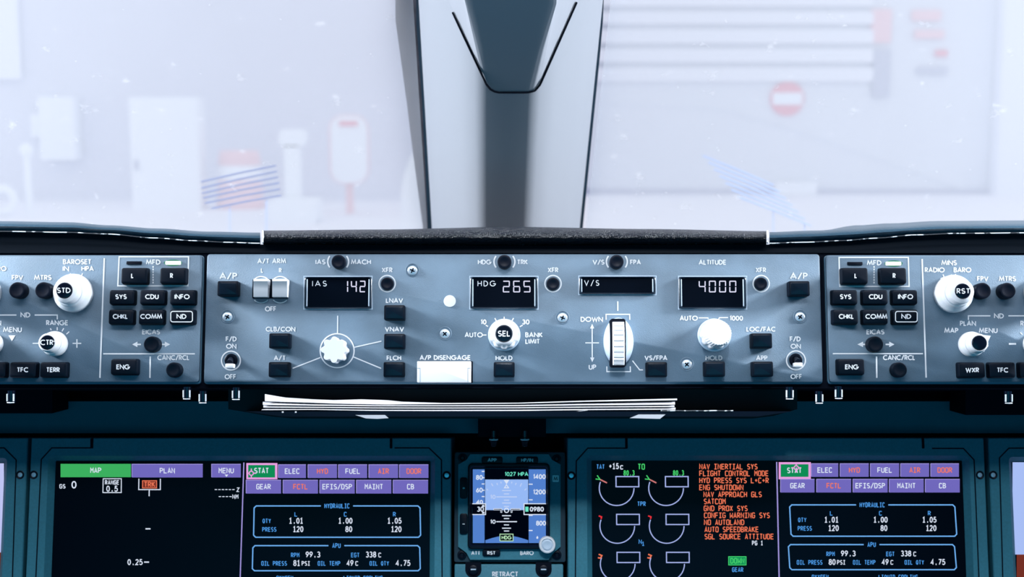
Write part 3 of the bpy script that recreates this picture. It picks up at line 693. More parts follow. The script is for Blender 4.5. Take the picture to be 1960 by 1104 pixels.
# ================================================================== SIDE PANELS
fl = PF.moved(120, 610)
lp = thing('display_select_panel', 'grey glareshield panel with STD and CTR knobs left of the autopilot panel', 'control panel', fr=fl)
plate(lp, fl, -150, 384, 488, 731)
fR = PF.moved(1850, 610)
rp = thing('display_select_panel', 'grey glareshield panel with RST knob right of the autopilot panel', 'control panel', fr=fR)
plate(rp, fR, 1584.5, 2120, 488, 731)
def side(t, fr, dx, sep, hl, vl, mfd, lr, rows, eic, eng, canc, arr):
    x0, y0, x1, y1 = mfd
    b = MB(fr); b.line([(x0, y0), (x1, y0), (x1 + (-1.5 if dx < 980 else 1.5), y1), (x0 + (-2.5 if dx < 980 else 1.3), y1)], 2.5, .15, True); part(b, 'border_marking', 'ink', t, smooth=0)
    mark(t, fr, sep, w=2.9); mark(t, fr, hl, w=2.4); mark(t, fr, vl, w=2.8)
    xm = lr[4]
    b = MB(fr)
    for i in range(7): b.rect(xm - 1.2, 509 + i * 5, xm + 1.2, 512.4 + i * 5, .15)
    part(b, 'dashed_marking', 'ink', t, smooth=0)
    letter(t, fr, 'MFD', xm + .2, y0 + 10.2, 10, 28)
    b = MB(fr); b.rbox(lr[0], y0 + 11.5, 29, 6, -.3, 1.0, 1, .4); part(b, 'indicator_lamp', 'matte', t, 'unlit lamp bar')
    b = MB(fr); b.rbox(lr[2], y0 + 11.5, 30, 7.5, -.3, 1.0, 2, .4); part(b, 'indicator_lamp', 'g_ind', t, 'lit white green lamp bar')
    b = MB(fr); b.circ(lr[2], y0 + 11.5, 16.5, 1.2, .12, 0, 360, 40, 5.2); part(b, 'lamp_rim', 'g_dgreen', t, smooth=0)
    keycap(t, fr, 'L', lr[0], 527.5, 50, 31, lr[1], 527.5); keycap(t, fr, 'R', lr[2], 527.5, 50, 31, lr[3], 527.5)
    for s, px, py, tx, tw in rows: keycap(t, fr, s, px, py, 48, 28, tx, py - .8, tw, (tx - 20.5, py - 10.5, tx + 21, py + 9.6) if s == 'ND' else None)
    letter(t, fr, 'EICAS', eic[0], 635, 10, 34.5); roundbtn(t, fr, eic[0] + .5, 658.5, 15.3, 7, 'key')
    for s, tip, bs, end in ((-1, *arr[0]), (1, *arr[1])):
        b = MB(fr); b.flat([(tip, 659), (bs, 653.6), (bs, 664.2)], .15); b.line([(bs, 659), (end, 659)], 2.8, .15); part(b, 'arrow_marking', 'ink', t, smooth=0)
    keycap(t, fr, 'ENG', eng[0], 702, 51, 30, eng[1], 702, 26)
    letter(t, fr, 'CANC/RCL', canc[0], 684.2, 10, 62); roundbtn(t, fr, canc[1], 707.5, 14.6, 7, 'key')
side(lp, fl, 0, [(199.6, 494), (191.2, 723)], [(197.5, 677), (373, 677)], [(287.6, 682), (287, 723)], (228, 491.3, 361, 547), (256.5, 253.4, 331, 328.3, 293),
     [('SYS', 233, 568.5, 231.6, 22), ('CDU', 291.5, 568.5, 290.8, 26), ('INFO', 349, 568.5, 348.5, 29), ('CHKL', 231.3, 606.3, 230.3, 29), ('COMM', 289.2, 606.3, 289.4, 42), ('ND', 348.2, 606.3, 347.3, 19)],
     (289.2,), (237, 235.6), (332, 331.6), ((253, 263, 269.7), (325.7, 315.5, 307.5)))
side(rp, fR, 1960, [(1765, 495.5), (1772.7, 722.6)], [(1594, 676.7), (1766.5, 676.7)], [(1677.7, 682), (1678.2, 723)], (1606, 492.6, 1738.6, 548), (1636.6, 1638, 1710.4, 1711.5, 1673),
     [('SYS', 1617.5, 568.5, 1618.6, 22), ('CDU', 1675.5, 568.5, 1676, 26), ('INFO', 1732.5, 568.5, 1733.3, 29), ('CHKL', 1618.6, 606.3, 1620, 29), ('COMM', 1675.6, 606.3, 1677.4, 42), ('ND', 1733.5, 606.3, 1734.6, 19)],
     (1675.7,), (1629.5, 1630.4), (1721, 1722.3), ((1641, 1652, 1658.5), (1712, 1702, 1695)))
for s, px, py, h, w_ in [('BAROSET', 147.6, 501, 10, 54.5), ('IN', 126, 514, 10, 12.5), ('HPA', 167.6, 514, 10, 24), ('FPV', 33.4, 531, 10, 22), ('MTRS', 82, 531, 10, 33.5), ('BARO', -4, 514, 10, 33), ('ND', 48.6, 602.6, 10, 19),
        ('RANGE', 109.5, 617.6, 10, 42.5), ('MENU', 23.8, 630.7, 10, 36), ('PLAN', -13, 617.6, 10, 31)]: letter(lp, fl, s, px, py, h, w_)
for s, px, py, h, w_ in [('MINS', 1816.6, 502.8, 10, 30), ('RADIO', 1789, 516.5, 10, 38.5), ('BARO', 1842.3, 516.5, 10, 34), ('FPV', 1881, 533.3, 10, 22), ('MTRS', 1928.3, 533.3, 10, 33), ('ND', 1912, 604.5, 10, 19),
        ('PLAN', 1852.8, 618.7, 10, 31), ('MAP', 1820.8, 632.3, 10, 27), ('MENU', 1891.5, 632.3, 10, 36), ('RANGE', 1974, 618.7, 10, 42)]: letter(rp, fR, s, px, py, h, w_)
for px in (32, 82): roundbtn(lp, fl, px, 555, 15.8, 8)
for px in (1882.3, 1929.5): roundbtn(rp, fR, px, 556, 15.6, 8)
mark(lp, fl, [(0, 602.8), (-20, 602.8)], [(0, 602.8), (31.5, 602.8)], w=2.4); mark(lp, fl, [(66.3, 602.8), (109.6, 602.8), (109.7, 611)], w=2.4)
mark(rp, fR, [(1853.6, 612), (1853.6, 604.3), (1895.7, 604.3)], w=2.4); mark(rp, fR, [(1930, 604.3), (1975, 604.3)], w=2.4)
b = MB(fl); b.flat([(16, 641.5), (29.6, 641.5), (22.8, 653)], .15); part(b, 'arrow_marking', 'ink', lp, smooth=0)
mark(lp, fl, [(62.5, 657), (78, 657)], w=2); mark(lp, fl, [(139, 657), (155.5, 657)], w=2.2); mark(lp, fl, [(147.2, 649), (147.2, 665.4)], w=2.2)
mark(rp, fR, [(1931, 658), (1945, 658)], w=3.4)
for pts in ([(96.5, 628), (98, 632)], [(109.5, 626), (109.5, 632)], [(122, 628), (118.6, 634)], [(132.5, 634.5), (127, 639.5)], [(134.5, 523), (136, 528)], [(158, 523), (155.5, 529)]): mark(lp, fl, pts, w=2)
for pts in ([(1805, 525), (1807, 530)], [(1829.5, 524.5), (1826.5, 530)], [(1953, 636), (1957, 640)]): mark(rp, fR, pts, w=2)
knob(lp, fl, 143, 561.5, 'cap', 'STD', 36.5, 23, 15, 21); knob(lp, fl, 107, 658, 'cap', 'CTR', 24, 18, 13.6, 17)
knob(lp, fl, -31, 561.5, 'cap', None, 35, 23, 15, 21); knob(lp, fl, -16, 658, 'cap', None, 23, 18, 13.6, 17)
knob(rp, fR, 1822, 563, 'cap', 'RST', 36, 23, 14.5, 22); knob(rp, fR, 1857, 659, 'cap', None, 24, 18, 14, 18); knob(rp, fR, 1993, 562, 'cap', None, 35, 23, 15, 21); knob(rp, fR, 1981, 659, 'cap', None, 24, 18, 14, 17)
b = MB(fl); b.poly([(129, 527), (149.5, 524.5), (149.5, 545), (131, 545)], 2, 9); part(b, 'pointer', 'knob', lp, 'white knob pointer tab')
b = MB(fR); b.poly([(1806, 530), (1822, 525), (1823, 545), (1808, 545)], 2, 9); part(b, 'pointer', 'knob', rp, 'white knob pointer tab')
b = MB(fR); b.poly([(1875, 640), (1896.5, 642.5), (1890, 656), (1892, 662), (1886, 668), (1884, 673), (1872, 674), (1860, 668)], 5, 13); part(b, 'pointer', 'knob', rp, 'white knob pointer wing')
for s, px in (('WXR', -15), ('TFC', 43.3), ('TERR', 101.5)): keycap(lp, fl, s, px, 707.5, 51, 29, px, 707.5, 22 if s != 'TERR' else 26)
for s, px in (('WXR', 1861), ('TFC', 1919), ('TERR', 1977.5)): keycap(rp, fR, s, px, 708, 50, 29, px, 708, 26 if s != 'TFC' else 22)
for px, py in ((22, 762), (358.5, 755), (389, 762.5)): stud(lp, fl, px, py)
for px, py in ((1567, 763), (1604, 754), (1929, 763)): stud(rp, fR, px, py)

# ================================================================== DASHBOARD, TRAY AND PAPERS
def slab(x0, y0, x1, y1, d0, d1): 
    b = MB(); q = [(x0, y1), (x1, y1), (x1, y0), (x0, y0)]
    b.loft([[P(*p, d0) for p in q], [P(*p, d0) + FW * (d1 - d0) for p in q]]); return b
struct('trim_2', slab(-1300, 768, 3260, 829, 1.0, 1.05), 'dash')                # sloping shelf above the displays
struct('dashboard', slab(-1300, 700, 3260, 1500, 1.052, 1.10), 'matte')
struct('trim_3', slab(-1300, 740, 3260, 785, 1.03, 1.05), 'matte')
b = slab(-300, 745, 100, 791, .965, 1.0); tag(part(b, 'stowage_box', 'matte'), 'low black box hanging under the glareshield at the left edge', 'box')
b = slab(1848, 745, 2260, 794, .965, 1.0); tag(part(b, 'stowage_box', 'matte'), 'low black box hanging under the glareshield at the right edge', 'box')
tray = thing('clipboard_tray', 'black tray under the autopilot panel holding loose papers', 'tray', P(980, 800, .92))
b = MB(); q = [(437, 783), (520, 797), (560, 801), (1440, 801), (1480, 796), (1526, 783), (1526, 742), (437, 742)]
b.loft([[P(*p, .93) for p in q], [P(*p, .93) + FW * .069 for p in q]]); part(b, 'tray_body', 'black', tray)
b = MB(); q = [(470, 787), (540, 797), (1450, 797), (1518, 787)]
b.loft([[P(*p, .875) for p in q], [P(*p, .93) for p in q]]); part(b, 'tray_lip', 'black', tray)
for pts in ([(680, 794), (737, 794), (744, 800), (722, 801.5), (700, 800.5)], [(1205, 800), (1222, 793), (1274, 793), (1263, 801.5)]):
    b = MB(); b.loft([[P(*p, .8735) for p in pts], [P(*p, .8748) for p in pts]]); part(b, 'clip_tab', 'paper', tray, 'white clip tab')
b = MB(); b.tube([P(1265 + i * 6, 786 + math.sin(i) * .2, .8745) for i in range(24)], .0004, 6); part(b, 'worn_edge', wear, tray, 'worn bright edge')
for x in (541, 566):
    b = MB(); b.box(P(x, 788.7, .8745), (.0011, .001, .0008)); part(b, 'rivet', 'ink', tray)
sheets = [ # top edge, bottom edge, depth
 ([(507, 754), (545, 760.5), (600, 764), (640, 765.5), (690, 764), (740, 765.5), (770, 768.5), (850, 771), (990, 770.5), (1120, 766.5), (1296, 762.5)],
  [(510, 768), (545, 769.5), (600, 771), (640, 772.5), (690, 773.5), (740, 774.5), (770, 774), (850, 773.5), (990, 772.5), (1120, 769), (1294, 766)], .885),
 ([(503, 768.5), (600, 772.5), (720, 774.5), (850, 774.5), (990, 774), (1120, 771.5), (1292, 768.5)], [(503.5, 775), (600, 776.3), (720, 777.6), (850, 777.6), (990, 777.4), (1120, 775.5), (1290, 774.5)], .882),
 ([(504, 775.4), (600, 777), (720, 778.4), (850, 778.4), (990, 778.2), (1120, 776.5), (1291, 775.2)], [(504, 780), (600, 780.5), (720, 781.7), (850, 781.8), (990, 781.4), (1120, 780), (1292, 779)], .880),
 ([(501, 783.5), (525, 781), (600, 781.4), (720, 782.5), (850, 782.5), (990, 782.2), (1120, 780.8), (1293, 779.8)], [(501, 785), (525, 785), (600, 784.5), (720, 786.5), (830, 786.8), (990, 786.6), (1120, 785), (1290, 784)], .878),
 ([(830, 787), (990, 787), (1100, 786), (1125, 784.5)], [(832, 789), (990, 789.8), (1100, 789), (1124, 785.5)], .8765)]
slabs = ['uppermost loose paper sheet with its left corner curled up on the tray', 'second paper sheet from the top of the tray stack', 'third paper sheet from the top of the tray stack', 'fourth paper sheet down with its left edge sticking out furthest', 'lowest short paper sheet sagging under the middle of the stack']
for (up, lo_, d), lab in zip(sheets, slabs):
    b = MB(); xs = [up[0][0] + (up[-1][0] - up[0][0]) * i / 60 for i in range(61)]
    lin = lambda tab, x: next((p + (q - p) * (x - a) / (c - a) for (a, p), (c, q) in zip(tab, tab[1:]) if a <= x <= c), tab[0][1] if x < tab[0][0] else tab[-1][1])
    rg = []
    for x in xs:
        a, c = P(x, lin(lo_, x) - .9, d), P(x, lin(up, x), d + .007); e = P(x, lin(lo_, x) + .3, d + .024); th = UP * -.00025
        rg.append([a, c, e, e + th, c + th - FW * -.0004, a + th])
    b.loft(rg); tag(part(b, 'paper_sheet', 'paper'), lab, 'paper', 'papers in the tray')
# dark box with two small knobs over the standby instrument
cb_ = thing('lamp_housing', 'dark housing with two small shiny knobs above the standby instrument', 'housing', P(975, 835, .99))
part(slab(915, 798, 1045, 836, .97, 1.0), 'body', 'matte', cb_)
for px in (945, 1004.5):
    b = MB(); c = P(px, 846, .962); r = 8 * .962 / FPX
    b.loft([[c + RT * (q * math.cos(a)) + FW * (q * math.sin(a)) + UP * y for a in [2 * math.pi * i / 20 for i in range(20)]] for q, y in ((r * .6, .009), (r * .6, .004), (r, .0035), (r, .0005), (r * .8, -.0005), (r * .7, -.003), (r * .4, -.0035))])
    o = part(b, 'small_knob', 'cap', cb_, 'black small knob')
    e = MB(); e.tube([c + RT * (r * 1.0 * math.sin(a)) - FW * (r * 1.0 * math.cos(a)) + UP * .0022 for a in [math.radians(-70 + 140 * i / 10) for i in range(11)]], r * .16, 6); part(e, 'glint_ring', M['bright'], o, 'glint modelled as a pale ring')  # the glint on the knob is put into this pale ring

# ================================================================== DISPLAY UNITS
DF = Fr(P(980, 960, 0.975), 6.0)
def unit(x0, x1, sx0, sx1, sy0, label, grooves, screws, cx=None):
    fr = DF.moved((x0 + x1) / 2, 838)
    t = thing('display_unit', label, 'display', fr=fr)
    b = MB(fr)
    p = lambda x, y, h=0: fr.at(x, y, h)
    o0, o1 = p(x0, 838, .005), p(x1, 838, .005); i0, i1 = p(sx0, sy0, 0), p(sx1, sy0, 0); bot = p((x0 + x1) / 2, 1330)[1]
    W = o1[0] - o0[0]; H = o0[1] - bot; a = (o0[0] + o1[0]) / 2; c = (o0[1] + bot) / 2
    iw = i1[0] - i0[0]; ih = i0[1] - (bot + .03); ia = (i0[0] + i1[0]) / 2; ic = (i0[1] + bot + .03) / 2
    ch = .0042
    b.loft([b.rr(a, c, W, H, .001, -60), b.rr(a, c, W, H, .001, 4.2), b.rr(a, c, W - .0012, H - .0012, .001, 5), b.rr(ia, ic, iw + 2 * ch, ih + 2 * ch, .003, 5), b.rr(ia, ic, iw + 2 * ch - .0006, ih + 2 * ch - .0006, .003, 4.6), b.rr(ia, ic, iw, ih, .0008, -.4)], True, False)
    part(b, 'bezel', 'bezel', t)
    s = MB(fr); s.loft([s.rr(ia, ic, iw + .004, ih + .004, .001, -6), s.rr(ia, ic, iw + .004, ih + .004, .001, -.2)]); scr = part(s, 'screen', 'glassblack', t, 'black lit screen')
    for g in grooves:
        q = MB(fr); q.line(g, 2.4, 5.1); part(q, 'groove', 'matte', t, smooth=0)
    for px, py in screws:
        q = MB(fr); q.lathe(px, py, [(8, 4.6), (8, 5.3), (7, 5.5), (5, 5.2), (4.6, 4.9)], 24, zref=5); so = part(q, 'screw', 'black', t)
        q = MB(fr); q.lathe(px, py, [(4.5, 4.7), (4.2, 5.3), (.3, 5.5)], 16, zref=5); part(q, 'screw_head', 'screw', so)
    return t, fr, scr
notch = lambda t, fr, px: part(MB(fr).rbox(px, 848, 5, 20, 4.6, 5.3, 1, .5), 'notch', 'matte', t)
def scr_text(scr, fr, s, px, py, h, w, m, name='readout', th=None):
    b = MB(fr); b.mono(s, px, py, h, w, .25, th); return part(b, name, m, scr, smooth=0)
def scr_rect(scr, fr, x0, y0, x1, y1, m, name='panel', z=.1): return part(MB(fr).rect(x0, y0, x1, y1, z), name, m, scr, smooth=0)
def scr_line(scr, fr, pts, w, m, name='screen_line', z=.18, closed=False): return part(MB(fr).line(pts, w, z, closed), name, m, scr, smooth=0)
def key(scr, fr, s, x0, y0, x1, y1, m, tm, tw, h=10.5, ty=None):
    b = MB(fr); b.rect(x0, y0, x1, y1, .05); o = part(b, 'soft_key', m, scr, smooth=0)
    if m == 'g_tab':
        part(MB(fr).line([(x0, y1 - .7), (x0, y0 + .7), (x1, y0 + .7)], 1.2, .09), 'key_edge', 'g_tabline', o, smooth=0)
    # lettering of the key belongs to the key
    b = MB(fr); b.mono(s, (x0 + x1) / 2, ty or (y0 + y1) / 2, h, tw, .25); part(b, 'lettering', tm, o, smooth=0)
    return o
def frame_box(scr, fr, x0, y0, x1, y1, dx, g0, g1):
    r = 4
    pts = [(g1, y0), (x1 - r, y0), (x1, y0 + r), (x1 + dx, y1 - r), (x1 + dx - r, y1), (x0 - dx + r, y1), (x0 - dx, y1 - r), (x0, y0 + r), (x0 + r, y0), (g0, y0)]
    if dx > 2: pts = [(g1, y0), (x1 - r, y0), (x1, y0 + r), (x1 + dx, y1 - r), (x1 + dx - r, y1), (x0 + dx + r - 1, y1), (x0 + dx - 1, y1 - r), (x0, y0 + r), (x0 + r, y0), (g0, y0)]
    scr_line(scr, fr, pts, 2.3, 'g_frame', 'frame_line')
def status(scr, fr, X, Y, psi, dx):
    """The status page: X, Y map the left unit's pixels to this unit's."""
    T = lambda s, x, y, h, w, m: scr_text(scr, fr, s, X(x), Y(y), h, w, m)
    frame_box(scr, fr, X(486.4), Y(968), X(804), Y(1028), dx, X(614), X(676)); frame_box(scr, fr, X(484), Y(1044), X(803.4), Y(1092), dx, X(628.6), X(659))
    T('HYDRAULIC', 645, 968, 9.5, 49, 'g_blue'); T('L', 566.5, 984, 9, 6.5, 'g_blue'); T('C', 661, 984, 9, 6.5, 'g_blue'); T('R', 755, 984, 9, 6.5, 'g_blue')
    T('QTY', 510.5, 996.8, 9, 17, 'g_blue'); T('PRESS', 515.5, 1013, 9, 28, 'g_blue'); T('1.01', 566.7, 996.4, 11.5, 28, 'g_white'); T('1.00', 661, 996.4, 11.5, 28, 'g_white'); T('1.05', 755, 996.4, 11.5, 28, 'g_white')
    T('120', 570.6, 1012.4, 11.5, 21, 'g_white'); T('80', 667.6, 1012.4, 11.5, 14, 'g_white'); T('120', 758.4, 1012.4, 11.5, 21, 'g_white')
    T('APU', 644, 1044, 9.5, 17, 'g_blue'); T('RPM', 565, 1062, 9, 17, 'g_blue'); T('99.3', 599, 1061, 11.5, 29, 'g_white'); T('EGT', 680, 1062, 9, 17, 'g_blue'); T('338', 710, 1061, 11.5, 21, 'g_white'); T('C', 727, 1062, 9, 6.5, 'g_white')
    T('OIL PRESS', 524.7, 1078, 9, 50, 'g_blue'); T(psi, 568, 1077.3, 11.5, 14, 'g_white'); T('PSI', 585.5, 1078, 9, 17, 'g_white'); T('OIL TEMP', 629.7, 1078, 9, 44, 'g_blue'); T('49', 670, 1077.3, 11.5, 14, 'g_white'); T('C', 683, 1078, 9, 6.5, 'g_white')
    T('OIL QTY', 726, 1078, 9, 38, 'g_blue'); T('4.75', 771.5, 1077.3, 11.5, 29, 'g_white')
    T('OXYGEN', 545, 1106, 9, 33, 'g_blue'); T('LIQUID COOLING', 695, 1106, 9, 76, 'g_blue')
def cursor(scr, fr, px, py):
    b = MB(fr); b.circ(px, py, 4, 2, .45, 0, 360, 16)
    for a in range(4):
        c, s_ = (1, 0, -1, 0)[a], (0, 1, 0, -1)[a]; b.line([(px + c * 4, py + s_ * 4), (px + c * 9, py + s_ * 9)], 2.2, .45)
    part(b, 'cursor', 'g_pink', scr, 'pink crosshair cursor', smooth=0)

# left unit: navigation map and status page
t, fr, scr = unit(60, 863.5, 107, 823.5, 882, 'large display with an almost empty map page and status page, left of the standby instrument',
    [[(174, 840), (174, 857), (99, 857), (79, 879), (66, 1160)], [(749, 840), (749, 857)], [(755, 857), (821, 857), (845, 880), (846.5, 1160)]], [(64.5, 908.5), (855, 909.5)])
notch(t, fr, 176); notch(t, fr, 748.5)
key(scr, fr, 'MAP', 116, 887.5, 250.6, 913, 'g_green', 'g_white', 22, ty=900); key(scr, fr, 'PLAN', 252.6, 887.5, 388, 913.5, 'g_tab', 'g_white', 30); o = key(scr, fr, 'MENU', 405, 887.5, 461, 913.5, 'g_tab', 'g_white', 30)
part(MB(fr).flat([(430, 908), (437, 908), (433.5, 912.5)], .3), 'arrow', 'g_white', o, smooth=0)
for s, px, py, h, w_, m in [('GS', 119.6, 930.5, 8.5, 12.5, 'g_white'), ('0', 141.6, 927.5, 14.5, 10.5, 'g_white'), ('RANGE', 214.5, 923, 8.5, 28, 'g_white'), ('0.5', 214.5, 935, 11.5, 23, 'g_white'), ('------', 430, 936.6, 9, 40, 'g_white'), ('Z', 455.5, 937, 8.5, 6.5, 'g_white'), ('----', 431, 950, 9, 27, 'g_white'), ('NM', 450.5, 950.3, 8.5, 12.5, 'g_white'), ('0.25', 258.5, 1075.5, 11.5, 30, 'g_white')]: scr_text(scr, fr, s, px, py, h, w_, m)
scr_line(scr, fr, [(197.5, 916), (232.3, 916), (232, 942.5), (197, 942.5)], 1.6, 'g_white', closed=True)
scr_line(scr, fr, [(265.8, 916), (265.5, 936.8), (306.8, 936.8), (307, 916)], 1.8, 'g_white'); scr_line(scr, fr, [(285.6, 937), (285.4, 949.5)], 2, 'g_white')
scr_rect(scr, fr, 272, 919, 300.5, 934.3, 'g_orange', 'mode_box'); scr_rect(scr, fr, 273.5, 920.4, 299, 933, M['g_dim'] if 'g_dim' in M else glow('dim_orange', 120, 50, 40), 'mode_box_fill', .14); scr_text(scr, fr, 'TRK', 286.3, 926.7, 10.5, 22, 'g_orange')
scr_line(scr, fr, [(278.5, 1011.8), (288, 1011.8)], 2.4, 'g_white'); scr_line(scr, fr, [(275.8, 1075.5), (285.3, 1075.5)], 2.4, 'g_white')
scr_line(scr, fr, [(466.8, 885), (458, 1160)], 2.2, 'g_tabline', 'divider')
def tabs(scr, fr, r1, r2, y):
    for s, a, c, red in r1: key(scr, fr, s, a, y[0], c, y[1], 'g_tab', 'g_orange' if red else 'g_white', len(s) * 7.3)
    for s, a, c, red in r2: key(scr, fr, s, a, y[2], c, y[3], 'g_tab', 'g_orange' if red else 'g_white', len(s) * 7.2)
tabs(scr, fr, [('ELEC', 533, 585.6, 0), ('HYD', 589.5, 645, 1), ('FUEL', 647.8, 702.7, 0), ('AIR', 706, 762, 1), ('DOOR', 764.6, 820, 1)], [('GEAR', 471, 538, 0), ('FCTL', 541.8, 608.6, 1), ('EFIS/DSP', 612, 679, 0), ('MAINT', 682.2, 749, 0), ('CB', 752.4, 819.4, 0)], (888.4, 914.6, 918, 944.3))
part(MB(fr).rect(471.5, 886, 531, 917, .07), 'key_highlight', 'g_pink', scr, smooth=0); o = part(MB(fr).rect(475, 889.8, 526.5, 913.6, .12), 'soft_key', 'g_dgreen', scr, smooth=0)
part(MB(fr).mono('STAT', 500.5, 900.5, 11, 29, .25), 'lettering', 'g_white', o, smooth=0); cursor(scr, fr, 481, 905.5)
status(scr, fr, lambda x: x, lambda y: y, '81', 1)
# right unit: engine page, messages and status page
t, fr, scr = unit(1086, 1883, 1132.5, 1841, 881.5, 'large display with engine gauges and orange warning messages, right of the standby instrument',
    [[(1199, 840), (1199, 857.5), (1125, 857.5), (1103, 882), (1101, 1160)], [(1767, 840), (1767, 857)], [(1784, 858), (1844, 858), (1864.5, 880), (1876, 1160)]], [(1093.6, 910), (1875.6, 908.8)])
notch(t, fr, 1199); notch(t, fr, 1767)
G = lambda s, x, y, h, w_, m: scr_text(scr, fr, s, x, y, h, w_, m)
G('TAT', 1149.5, 893, 9, 16.5, 'g_blue'); G('+15', 1175, 892, 11.5, 20, 'g_white'); G('c', 1190, 892.8, 11, 7, 'g_white'); G('TO', 1227.5, 893, 11.5, 14.5, 'g_lime')
for ox in (0, 94.6):
    G('80.3', 1204 + ox, 904.8, 10.5, 22, 'g_lime')
    for oy, kx in ((0, 0), (72.3, 1.2), (145, 2)):
        scr_line(scr, fr, [(1179 + ox + kx, 911.8 + oy), (1222.5 + ox + kx, 911.8 + oy), (1222.7 + ox + kx, 931.3 + oy), (1179.2 + ox + kx, 931.3 + oy)], 2.1, 'g_line', 'gauge_box', closed=True)
        b = MB(fr); b.circ(1180.3 + ox + kx, 934 + oy, 33.2, 2, .18, 0, 201, 36); part(b, 'gauge_arc', 'g_line', scr, smooth=0)
    scr_line(scr, fr, [(1140, 916.5), (1148.5, 917.3), (1143, 909.5)] if not ox else [(1234.5, 916.5), (1243, 917.3), (1237.5, 909.5)], 2, 'g_lime', 'gauge_pointer')
    scr_line(scr, fr, [(1148.5 + ox, 917.3), (1161.8 + ox, 924)], 2.6, glow('lit_rose', 205, 120, 120), 'gauge_needle')
    scr_line(scr, fr, [(1146 + ox, 987), (1151.5 + ox, 989), (1150.5 + ox, 993)], 2.6, 'g_red', 'gauge_limit'); scr_line(scr, fr, [(1146 + ox, 1060.5), (1152 + ox, 1063), (1149.5 + ox, 1068), (1144.5 + ox, 1067)], 2.6, 'g_orange', 'gauge_limit')
G('TPR', 1228, 964, 9, 17, 'g_blue'); G('N', 1225.5, 1036.5, 9, 7, 'g_blue'); G('1', 1231, 1040.5, 8, 6, 'g_blue')
for s, x0, x1, py in [('NAV INERTIAL SYS', 1338, 1450.5, 892.8), ('FLIGHT CONTROL MODE', 1338, 1471.5, 905.8), ('HYD PRESS SYS L+C+R', 1338, 1472, 919.2), ('ENG SHUTDOWN', 1338, 1423.5, 932.6), ('NAV APPROACH GLS', 1346, 1458.5, 946), ('SATCOM', 1346.5, 1389.5, 959.4), ('GND PROX SYS', 1346.5, 1431.5, 972.7), ('CONFIG WARNING SYS', 1347, 1474, 986), ('NO AUTOLAND', 1347, 1425, 999.4), ('AUTO SPEEDBRAKE', 1348, 1452.5, 1013), ('SGL SOURCE ATTITUDE', 1348, 1481.5, 1026.6)]:
    scr_text(scr, fr, s, (x0 + x1) / 2, py, 11, x1 - x0, 'g_orange', 'message_line', 1.7)
G('PG 1', 1450, 1039, 9, 22, 'g_white'); o = scr_rect(scr, fr, 1394, 1064.4, 1428.6, 1081.8, 'g_dgreen', 'status_box'); scr_line(scr, fr, [(1394.6, 1065), (1428, 1065), (1428, 1081), (1394.6, 1081)], 1.4, 'g_lime', closed=True)
G('DOWN', 1411.4, 1073, 11, 28, 'g_lime'); G('GEAR', 1412, 1090, 9, 22.5, 'g_blue')
scr_line(scr, fr, [(1486.6, 884), (1492.5, 1160)], 2.4, 'g_tabline', 'divider')
tabs(scr, fr, [('ELEC', 1553, 1604.5, 0), ('HYD', 1608, 1662.8, 1), ('FUEL', 1666, 1721, 0), ('AIR', 1723.8, 1778.4, 1), ('DOOR', 1781.5, 1835.5, 1)], [('GEAR', 1494, 1559, 0), ('FCTL', 1563, 1629, 1), ('EFIS/DSP', 1632.6, 1699, 0), ('MAINT', 1702, 1768, 0), ('CB', 1771, 1837, 0)], (886.5, 912.4, 916.2, 942.3))
part(MB(fr).rect(1490.5, 884.3, 1552, 917, .07), 'key_highlight', 'g_pink', scr, smooth=0); o = part(MB(fr).rect(1494.3, 888.3, 1547.5, 912.4, .12), 'soft_key', 'g_dgreen', scr, smooth=0)
part(MB(fr).mono('STAT', 1520.5, 900, 11, 29, .25), 'lettering', 'g_white', o, smooth=0); cursor(scr, fr, 1524, 895)
status(scr, fr, lambda x: x * .9955 + 1027.3, lambda y: y - 2, '80', 3.5)
# outer units, mostly out of the picture
t, fr, scr = unit(-760, 53, -690, 8, 886, 'display at the left edge with a pale lilac screen showing', [[(-20, 857), (8, 857), (31, 880), (22, 1160)]], [(38.5, 908.5)])
scr_rect(scr, fr, -120, 886.5, 7.5, 1057, glow('lit_pale_violet', 190, 196, 242), 'sky_field'); scr_rect(scr, fr, -120, 1057, 5, 1170, 'g_brown', 'ground_field')
t, fr, scr = unit(1891.5, 2700, 1936.5, 2630, 884, 'display at the right edge with a pale blue sky field above brown', [[(2010, 857.5), (1931, 857.5), (1913, 876), (1921, 1160)]], [(1901, 908.8)])
scr_rect(scr, fr, 1938, 884.5, 2060, 1061, 'g_lilac', 'sky_field'); scr_rect(scr, fr, 1946, 1061, 2060, 1170, 'g_brown', 'ground_field')

# ================================================================== STANDBY INSTRUMENT AND GEAR PANEL
fr = Fr(DF.o - DF.n * .006, 6.0).moved(976, 968)
sb = thing('standby_instrument', 'small square standby flight instrument with blue screen between the two large displays', 'flight instrument', fr=fr)
b = MB(fr); b.rbox(976, 970, 213, 208, -45, 0, 4, 1.5); part(b, 'housing', M['hous2'] if 'hous2' in M else mat('dark_housing', (.008, .03, .05), .6), sb)
b = MB(fr); q = [(900, 869), (1050, 869), (1057, 880), (1073, 889), (1073, 1046), (1060, 1057), (1050, 1071), (900, 1071), (893, 1058), (877, 1046), (877, 889), (893, 880)]
b.poly(q, -.5, 3); part(b, 'face', 'bezel', sb)
b = MB(fr); b.frame(974, 968.5, 157, 162, 141, 143, 2.6, 6.5, 3.6, 8, 2, 1.5, ch=4); part(b, 'screen_bezel', 'black', sb)
b = MB(fr); b.rect(904, 897, 1045.5, 1040, 3.7); scr = part(b, 'screen', 'g_black', sb, 'lit attitude screen', smooth=0)
